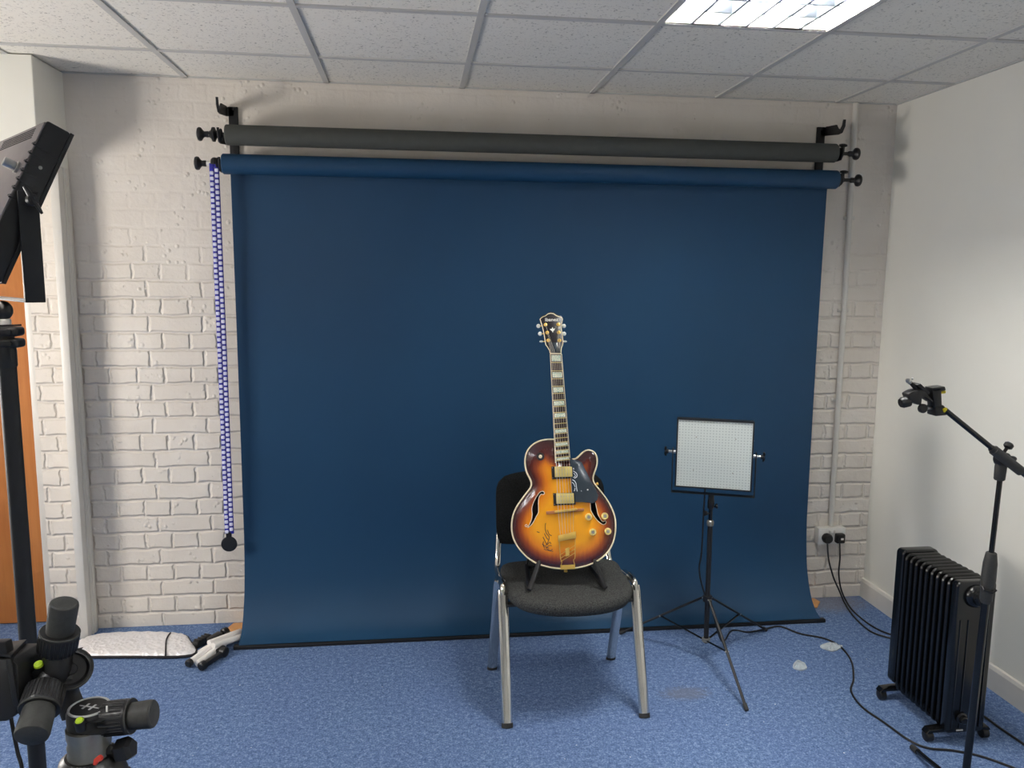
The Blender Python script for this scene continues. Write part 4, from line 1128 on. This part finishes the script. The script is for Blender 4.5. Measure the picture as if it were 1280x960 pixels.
# ------------------------------------------------------------------ microphone stand with boom
YM = -1.64
pb, pt_ = at_y(1208, 960, YM), at_y(1251, 590, YM)
dirp = (pt_ - pb).normalized(); base = pb - dirp * ((pb.z - .05) / dirp.z)
t = thing('microphone_stand', 'black boom microphone stand in front of the oil heater', 'microphone stand', (base.x, base.y, 0))
pm = at_y(1240, 700, YM)
def mp(z): return base + dirp * ((z - base.z) / dirp.z)
mb = MB(); mb.cyl(mp(.03), mp(pm.z), .0115, seg=18); mb.build('lower_pole', M['black_gloss'], t)
mb = MB(); mb.cyl(mp(pm.z - .02), mp(pt_.z), .0075, seg=16); mb.build('upper_pole', M['black_gloss'], t)
mb = MB(); mb.lathe([(.0125, -.135), (.017, -.125), (.0205, -.06), (.0195, -.01), (.015, .022), (.013, .024)], mp(pm.z), dirp, 20); mb.build('height_clutch', M['grip'], t)
mb = MB(); p = mp(pm.z - .085); mb.tube([p + V((-.02, -.0, .004)), p + V((-.024, -.016, -.002)), p + V((0, -.024, -.008)), p + V((.016, -.016, -.004))], .0035, 8); mb.build('cable_clip', M['black'], t)
mb = MB(); mb.lathe([(.013, 0), (.019, .008), (.020, .03), (.016, .055), (.0125, .06)], mp(.03), dirp, 20); mb.build('leg_hub', M['black'], t)
lf = at_z(1141, 938, .0); d0 = V((lf.x - base.x, lf.y - base.y, 0)); R_ = max(.22, d0.length); a0 = math.atan2(d0.y, d0.x)
for k in range(3):
    a = a0 + 2 * pi * k / 3; f = V((base.x + R_ * cos(a), base.y + R_ * sin(a), .0105))
    mb = MB(); mb.tube([mp(.07) + V((cos(a), sin(a), 0)) * .018, f], .0085, 12); lg = mb.build('leg', M['black_gloss'], t)
    dd = (f - mp(.07)).normalized(); mb = MB(); mb.cyl(f - dd * .035, f + dd * .004, .0105, seg=14); mb.build('foot_tip', M['rubber'], lg)
# boom joint
j0 = at_y(1250, 592, YM); jc = at_y(1253, 574, YM)
b1, b2 = at_y(1182, 513, YM - .02), at_y(1300, 609, YM - .02); bd = (b2 - b1).normalized()
mb = MB(); mb.lathe([(.0125, -.02), (.0155, -.016), (.0165, .02), (.014, .036)], j0, dirp, 18); mb.build('joint_socket', M['grip'], t)
mb = MB(); mb.lathe([(.020, -.014), (.0225, -.010), (.0225, .010), (.020, .014)], jc, (0, -1, 0), 22); mb.ball(jc + V((.014, -.016, .004)), .012, (1.6, .6, .8)); mb.build('tilt_clutch', M['black'], t)
e1, e2 = at_y(1242, 562.5, YM - .02), at_y(1276, 589, YM - .02)
mb = MB(); mb.cyl(e1, e2, .0145, seg=18); mb.lathe([(.012, 0), (.010, -.010)], e1, bd, 16); mb.build('boom_sleeve', M['grip'], t)
p = at_y(1253, 568, YM - .02); up_ = V((.55, 0, .83)).normalized()
mb = MB(); mb.cyl(p, p + up_ * .03, .005, seg=10); mb.lathe([(.008, .022), (.013, .026), (.013, .036), (.009, .040)], p, up_, 14); mb.build('sleeve_knob', M['black'], t)
mb = MB(); mb.cyl(b1, b1 + bd * .68, .0078, seg=16); mb.build('boom_arm', M['black_gloss'], t)
# clamp with ball head and phone grip on the boom's end
t = thing('phone_clamp', 'black ball head and phone clamp with yellow pads on the boom tip', 'clamp', at_y(1165, 500, YM))
def q5(x, y, dy=0): return at_y(1110 + x / 5.647, 460 + y / 5.647, YM - .02 + dy)
mb = MB(); mb.prism([q5(332, 270), q5(395, 262), q5(436, 310), q5(420, 335), q5(335, 342)], (0, .04, 0), .004); mb.build('lower_jaw', M['black'], t)
mb = MB(); mb.prism([q5(312, 150), q5(378, 135), q5(383, 270), q5(330, 280)], (0, .034, 0), .003); mb.build('clamp_body', M['black'], t)
mb = MB(); mb.prism([q5(312, 140), q5(405, 130), q5(412, 160), q5(320, 172)], (0, .036, 0), .003); mb.build('upper_jaw', M['grip'], t)
mb = MB(); mb.prism([q5(388, 290, -.004), q5(420, 278, -.004), q5(430, 308, -.004), q5(400, 318, -.004)], (0, .046, 0), .003); mb.build('yellow_pad', M['yellow'], t)
mb = MB(); mb.prism([q5(378, 168, .004), q5(410, 162, .004), q5(408, 178, .004), q5(380, 182, .004)], (0, .028, 0), .001); mb.build('yellow_lip', M['yellow'], t)
mb = MB(); mb.tube([q5(350, 280, .015), q5(250, 285, .015)], .0045, 10); mb.build('link_rod', M['steel'], t)
mb = MB(); mb.ball(q5(245, 285, .01), .0125); mb.lathe([(.010, -.008), (.0135, -.004), (.0135, .004), (.010, .008)], q5(245, 285, .0), (0, -1, 0), 16); mb.build('lock_knob', M['black'], t)
mb = MB(); mb.prism([q5(x, y) for x, y in [(140, 185), (185, 160), (240, 150), (275, 160), (285, 190), (330, 235), (318, 250), (262, 210), (245, 215), (240, 262), (215, 262), (175, 245), (155, 222)]], (0, .034, 0), .005); mb.build('ball_head', M['black'], t)
mb = MB(); mb.lathe([(.007, -.016), (.016, -.012), (.016, .008), (.013, .014)], q5(120, 240, .015), q5(80, 245) - q5(160, 225), 10); mb.build('side_knob', M['black'], t)
mb = MB(); mb.prism([q5(205, 120, .0), q5(232, 110, .0), q5(300, 175, .0), q5(285, 190, .0)], (0, .034, 0), .002); mb.build('top_plate', M['black_matt'], t)
mb = MB(); mb.tube([q5(205, 150, .015), q5(160, 105, .015)], [.0075, .0055], 12); mb.build('spigot', M['black'], t)
mb = MB(); mb.lathe([(.004, -.008), (.0075, -.004), (.0055, 0), (.0075, .004), (.004, .010)], q5(148, 95, .015), q5(125, 80) - q5(165, 110), 12); mb.ball(q5(172, 76, .015), .003); mb.build('brass_tip', M['steel'], t)

# ------------------------------------------------------------------ foil sunshade on the carpet
t = thing('foil_sunshade', 'folded silver foil sunshade with black edging on the carpet by the brick wall', 'sunshade', at_z(170, 805, 0))
opx = [(75, 818), (97, 802), (120, 794), (160, 791), (200, 791), (228, 793), (237, 800), (240, 818), (160, 820)]
ring = [p for p in spline([at_z(u, v, .012) for u, v in opx], 6, True)]; n = len(ring); c0 = sum(ring, V()) / n
prof = [(1, -.010), (1.0, 0), (.97, .006), (.9, .010), (.7, .013), (.4, .014), (.1, .014)]
vs = []; fc = []
for s_, z in prof:
    for i, p in enumerate(ring):
        q = c0 + (p - c0) * s_; vs.append(V((q.x, q.y, .012 + z + (.002 * sin(i * 2.1 + s_ * 20) if 0 < z else 0))))
for k in range(len(prof) - 1):
    for i in range(n): fc.append((k * n + i, k * n + (i + 1) % n, (k + 1) * n + (i + 1) % n, (k + 1) * n + i))
fc.append(tuple(range(n))[::-1]); fc.append(tuple((len(prof) - 1) * n + i for i in range(n)))
mb = MB(); mb.faces(vs, fc); mb.build('foil_sheet', M['foil'], t, angle=60)
mb = MB(); mb.tube([V((p.x, p.y, .008)) for p in ring], .006, 8, closed=True); mb.build('edging', M['foil_edge'], t)
mb = MB(); mb.tube(spline([at_z(213, 791, .026), at_z(208, 800, .028), at_z(207, 819, .022)], 6), .0035, 8); mb.build('strap', M['foil_edge'], t)

# folded white stand lying beside it
wa, wb = at_z(238, 829, .02), at_z(300, 790, .03); wd = (wb - wa).normalized(); ws = V((-wd.y, wd.x, 0)).normalized(); wu = wd.cross(ws) * -1
wu = V((0, 0, 1))
t = thing('folded_stand', 'small white folding stand with black joints lying bundled on the carpet', 'folded stand', V((wa.x, wa.y, 0)) * .5 + V((wb.x, wb.y, 0)) * .5)
WL = (wb - wa).length
for (o1, h1, o2, h2, s0, s1) in ((.004, .022, .010, .036, 0, .60), (-.026, .017, -.016, .030, .04, .62), (.016, .050, -.006, .034, .42, 1.0), (-.012, .046, -.034, .022, .40, .98), (.036, .018, .030, .024, .30, .80)):
    a = wa + wd * (WL * s0) + ws * o1; b = wa + wd * (WL * s1) + ws * o2; a.z = h1; b.z = h2
    mb = MB(); mb.tube([a, (a + b) / 2, b - (b - a).normalized() * .004, b], [.0138, .0138, .0138, .011], 14); lg = mb.build('leg', M['white_tube'], t)
    if s0 == 0:
        mb = MB(); mb.lathe([(.012, -.010), (.0165, -.006), (.0165, .010), (.013, .014)], a, (a - b), 16); mb.build('foot_cap', M['black'], lg)
for s_, o_, h, r, ax in ((.02, -.062, .020, .0185, wd), (.44, -.058, .022, .021, ws), (.86, .048, .040, .019, wd)):
    p = wa + wd * (WL * s_) + ws * o_; p.z = h
    mb = MB(); mb.lathe([(r * .7, -.016), (r, -.012), (r, .010), (r * .75, .014), (r * .4, .014)], p, ax, 18); mb.build('knob', M['black'], t)
for s_, o_, h, sz3 in ((.22, -.058, .018, (.12, .022, .022)), (.64, .046, .040, (.07, .03, .03)), (.46, -.028, .022, (.05, .03, .026))):
    p = wa + wd * (WL * s_) + ws * o_; p.z = h; mb = MB(); mb.box(p, sz3, (wd, ws, wu), .005); mb.build('joint', M['black'], t)
p = at_z(253, 801, .018)
mb = MB(); mb.box(p, (.09, .035, .034), (V((.5, .86, 0)), V((-.86, .5, 0)), V((0, 0, 1))), .008)
for k in range(4): mb.box(p + V((.5, .86, 0)) * (-.03 + .02 * k) + V((0, 0, .017)), (.008, .03, .006), (V((.5, .86, 0)), V((-.86, .5, 0)), V((0, 0, 1))), .002)
tag(mb.build('black_clip', M['black'], loc=V((p.x, p.y, 0))), 'small ribbed black clip on the carpet between the foil sunshade and the white folded stand', 'clip')

# ------------------------------------------------------------------ camera tripod with geared head (foreground left)
DT = .80; kx = DT / F_PX
def d8(u, v, dz=0): return at_d(u, v, DT + dz)
tc = d8(112, 935)
t = thing('camera_tripod', 'black camera tripod with a geared head and big rubber knobs in the left foreground', 'tripod', (tc.x, tc.y, 0))
zt = tc.z
mb = MB(); mb.lathe([(.0205, -.016), (.021, -.012), (.0195, -.009), (.0205, -.004), (.0195, 0), (.0205, .005), (.0190, .010), (.0205, .016), (.0205, .024)], V((tc.x, tc.y, zt)), (0, 0, 1), 32); mb.build('base_collar', M['alu'], t)
mb = MB(); mb.lathe([(.016, -.35), (.016, -.08), (.03, -.075), (.034, -.03), (.028, -.010), (.023, -.006)], V((tc.x, tc.y, zt)), (0, 0, 1), 28); mb.build('centre_column', M['black'], t)
for k in range(3):
    a = radians(75 + 120 * k); d = V((cos(a), sin(a), 0)); tp_ = V((tc.x, tc.y, zt - .06)) + d * .04; ft = V((tc.x, tc.y, .012)) + d * .42
    mb = MB(); mb.tube([tp_, tp_ * .5 + ft * .5], .016, 14); mb.tube([tp_ * .5 + ft * .5, ft], .012, 14); lg = mb.build('leg', M['black'], t)
    mb = MB(); mb.ball(ft, .0125); mb.build('foot', M['rubber'], lg)
lo = d8(113, 954, -.030); mb = MB()
mb.prism([d8(117, 949.5, -.030), d8(121, 946, -.030), d8(124, 945.5, -.030), d8(127, 948, -.030), d8(126.5, 951.5, -.030), d8(123, 952, -.030), d8(120, 957, -.030), d8(116, 956.5, -.030)], C_F * .004, .0003)
mb.build('red_emblem', M['red'], t)
mb = MB(); kp = d8(150, 938); mb.lathe([(.004, -.012), (.006, -.006), (.011, -.002), (.012, .010), (.009, .014)], kp, C_R * .9 - C_D * .2, 5); mb.cyl(d8(136, 938), kp, .006, seg=10); mb.build('lock_lever', M['black'], t)
# lower block with round compass plate
bo = d8(112, 893)
ez = V((0, 0, 1))
mb = MB(); mb.lathe([(.0195, -.022), (.021, -.020), (.0212, .004), (.0195, .0075)], bo, ez, 32); mb.prism([d8(90, 900, -.016), d8(105, 904, -.022), d8(130, 901, -.020), d8(140, 897, -.008), d8(142, 912, -.006), d8(128, 918, -.02), d8(96, 922, -.02), d8(90, 912, -.012)], C_F * .028, .002); lbk = mb.build('pan_block', M['black'], t)
mb = MB(); mb.tube(circ(bo + ez * .0078, (1, 0, 0), (0, 1, 0), .0185, 32), .0013, 8, closed=True); mb.build('plate_ring', M['logo_grey'], lbk)
mb = MB(); mb.lathe([(.0178, .0070), (.0178, .0080), (0, .0081)], bo, ez, 32); dp = mb.build('compass_plate', M['black_matt'], lbk)
mb = MB(); ex, ey = V((.94, -.34, 0)), V((.34, .94, 0))
mb.text('H', bo + ez * .0082, ex, ey, ez, .010, .0003, .010)
mb.box(bo + ez * .0083 - ex * .008, (.006, .0012, .0004), (ex, ey, ez)); mb.box(bo + ez * .0083 + ex * .008, (.006, .0012, .0004), (ex, ey, ez)); mb.build('plate_mark', M['logo_grey'], dp, smooth=False)
lv = d8(99.5, 902, -.024); mb = MB(); mb.lathe([(.0052, -.010), (.0052, 0), (.0045, .0015)], lv, (0, -.35, 1), 18); mb.build('level_housing', M['black'], lbk)
mb = MB(); mb.lathe([(.0042, .0012), (.003, .003), (0, .0035)], lv, (0, -.35, 1), 16); mb.build('bubble_level', M['lime'], lbk)
def gear_knob(p0, p1, rg, rs, name_ribs=26, frac=.46):
    """ribbed skirt from p0, rubber grip towards p1"""
    p0, p1 = V(p0), V(p1); d = (p1 - p0); L = d.length; d.normalize(); m_ = L * frac
    mb = MB(); mb.lathe([(rs * .82, 0), (rs * .95, L * .04), (rs, m_ * .3), (rs * 1.02, m_ * .94), (rs * .97, m_), (rg * .98, m_)], p0, d, 32)
    x, y, z = frame_from(d)
    for k in range(name_ribs):
        a = 2 * pi * k / name_ribs; e = x * cos(a) + y * sin(a); mb.tube([p0 + d * (m_ * .12) + e * rs * .985, p0 + d * (m_ * .85) + e * rs * 1.005], .0009, 6)
    kb = mb.build('adjusting_knob', M['black'], t)
    mb = MB(); mb.tube(circ(p0 + d * (m_ * .97), x, y, rs * .99, 32), .0012, 6, closed=True); mb.build('knob_rim', M['grip'], kb)
    mb = MB(); mb.lathe([(rg * .97, m_ - .002), (rg, m_ + (L - m_) * .4), (rg * 1.03, L * .93), (rg * .98, L * .98), (rg * .88, L), (0, L + .0005)], p0, d, 32); mb.build('rubber_grip', M['grip'], kb)
    return kb
gear_knob(d8(128, 899), d8(193, 892), .0135, .0165, 30, .58)
kb = gear_knob(d8(71, 815), d8(80.5, 753, -.012), .0132, .0178, 30, .42)
gear_knob(d8(58, 858, -.01), d8(39, 921, -.055), .0150, .0180, 30, .48)
for (u, v) in ((133.5, 886),):
    mb = MB(); mb.box(d8(u, v, -.016), (.0018, .001, .006), (C_R, C_F, -C_D), .0003); mb.build('index_mark', M['white_plastic'], lbk)
# swan-neck body
mb = MB(); mb.tube(spline([d8(93, 893, .016), d8(88, 880, .016), d8(83, 866, .014), d8(83, 848, .010), d8(90, 834, .012)], 6), [.012] * 21 + [.010] * 4, 18); mb.build('swan_neck', M['black'], t)
mb = MB(); ax_ = (C_R * .55 - C_D * .25 - C_F * .8).normalized(); dc = d8(88, 836, .01)
mb.lathe([(.0170, -.024), (.0200, -.022), (.0205, .009), (.0190, .0115), (.0160, .0120), (.0140, .007), (.006, .007), (.005, .010), (0, .010)], dc, ax_, 36); x, y, z = frame_from(ax_); mb.build('tilt_drum', M['black'], t)
mb = MB(); mb.tube(circ(dc + ax_ * .0117, x, y, .0190, 36), .0008, 6, closed=True); mb.build('drum_ring', M['grip'], t)
mb = MB(); mb.tube(spline([d8(72, 814), d8(72, 826), d8(70, 840), d8(62, 852)], 5), .0135, 16); mb.tube([d8(66, 838), d8(58, 858, -.01)], .011, 16); mb.build('tilt_arm', M['black'], t)
# quick release plate holder with level
mb = MB(); mb.prism([d8(38, 842, -.01), d8(52, 828, -.01), d8(72, 824, -.01), d8(86, 820, -.0), d8(70, 836, -.01), d8(42, 850, -.01)], C_F * .03 , .001); mb.prism([d8(32, 836), d8(46, 830), d8(60, 870), d8(38, 872)], C_F * .02, .002); mb.build('plate_holder', M['black'], t)
mb = MB(); mb.lathe([(.0045, 0), (.004, .0025), (0, .003)], d8(48.5, 831.5, -.012), (0, -.5, 1), 16); mb.build('bubble_level', M['lime'], t)
# camera / monitor block sitting on the head
t = thing('video_camera', 'dark video camera body with rows of buttons cut off by the left frame edge', 'camera', d8(8, 905))
def cpx(pts, th): 
    mb = MB(); mb.prism([d8(u, v, -.03) for u, v in pts], C_F * th, .002); return mb
cpx([(-40, 826), (14, 824), (22, 832), (24, 880), (18, 895), (8, 902), (-40, 906)], .05).build('body', M['black_matt'], t)
mb = MB(); mb.prism([d8(14, 824, -.034), d8(33, 804, .02), d8(36, 872, .02), d8(24, 884, -.03)], C_R * -.006, .001); sp_ = mb.build('button_panel', M['black'], t)
mb = MB(); mb.prism([d8(-40, 812, -.02), d8(14, 824, -.032), d8(34, 803, .02), d8(20, 806, .03), d8(-40, 806, .03)], V((0, 0, .004)), .001); mb.build('top_cover', M['black'], t)
cpx([(-20, 803), (6, 802), (9, 818), (-20, 820)], .012).build('accessory_shoe', M['black'], t)
for i in range(3):
    for j in range(5):
        u, v = 22 + 4.2 * i, 829 - 5.0 * i * .9 + 10.5 * j
        p = d8(u, v, -.022 + .016 * i); mb = MB(); mb.lathe([(.0020, -.002), (.0018, .001), (0, .0013)], p, C_R * .9 - C_F * .5, 10); mb.build('button', M['grip'], t)
mb = MB(); mb.tube(spline([d8(13, 893), d8(17, 915), d8(22, 940), d8(29, 975), d8(34, 1100)], 6), .0019, 8); mb.build('cable', M['cable_black'], t)

# ------------------------------------------------------------------ light
w = bpy.data.worlds.new('world'); S.world = w; w.use_nodes = True
bg = w.node_tree.nodes['Background']; bg.inputs['Color'].default_value = (.75, .85, 1, 1); bg.inputs['Strength'].default_value = .6
def area(name, loc, aim, sx, sy, power, rgb):
    l = bpy.data.lights.new(name, 'AREA'); l.shape = 'RECTANGLE'; l.size = sx; l.size_y = sy; l.energy = power; l.color = rgb
    o = bpy.data.objects.new(name, l); COL.objects.link(o); o.location = loc
    o.rotation_euler = (V(aim) - V(loc)).to_track_quat('-Z', 'Y').to_euler(); return o
area('added_side_light', (XL - .112, (WY0 + WY1) / 2, (WZ0 + WZ1) / 2), (.0, (WY0 + WY1) / 2, (WZ0 + WZ1) / 2), .76, .76, 40, (1, .945, .89))  # added warm lamp for the light from the left, set in the added window

S.view_settings.view_transform = 'Standard'; S.view_settings.look = 'None'; S.view_settings.gamma = 1
S.view_settings.use_curve_mapping = False; S.view_settings.exposure = 0.92
S.cycles.use_denoising = True; S.cycles.max_bounces = 8; S.cycles.sample_clamp_indirect = 6
for o in list(bpy.data.objects):
    if '_o' in o: del o['_o']
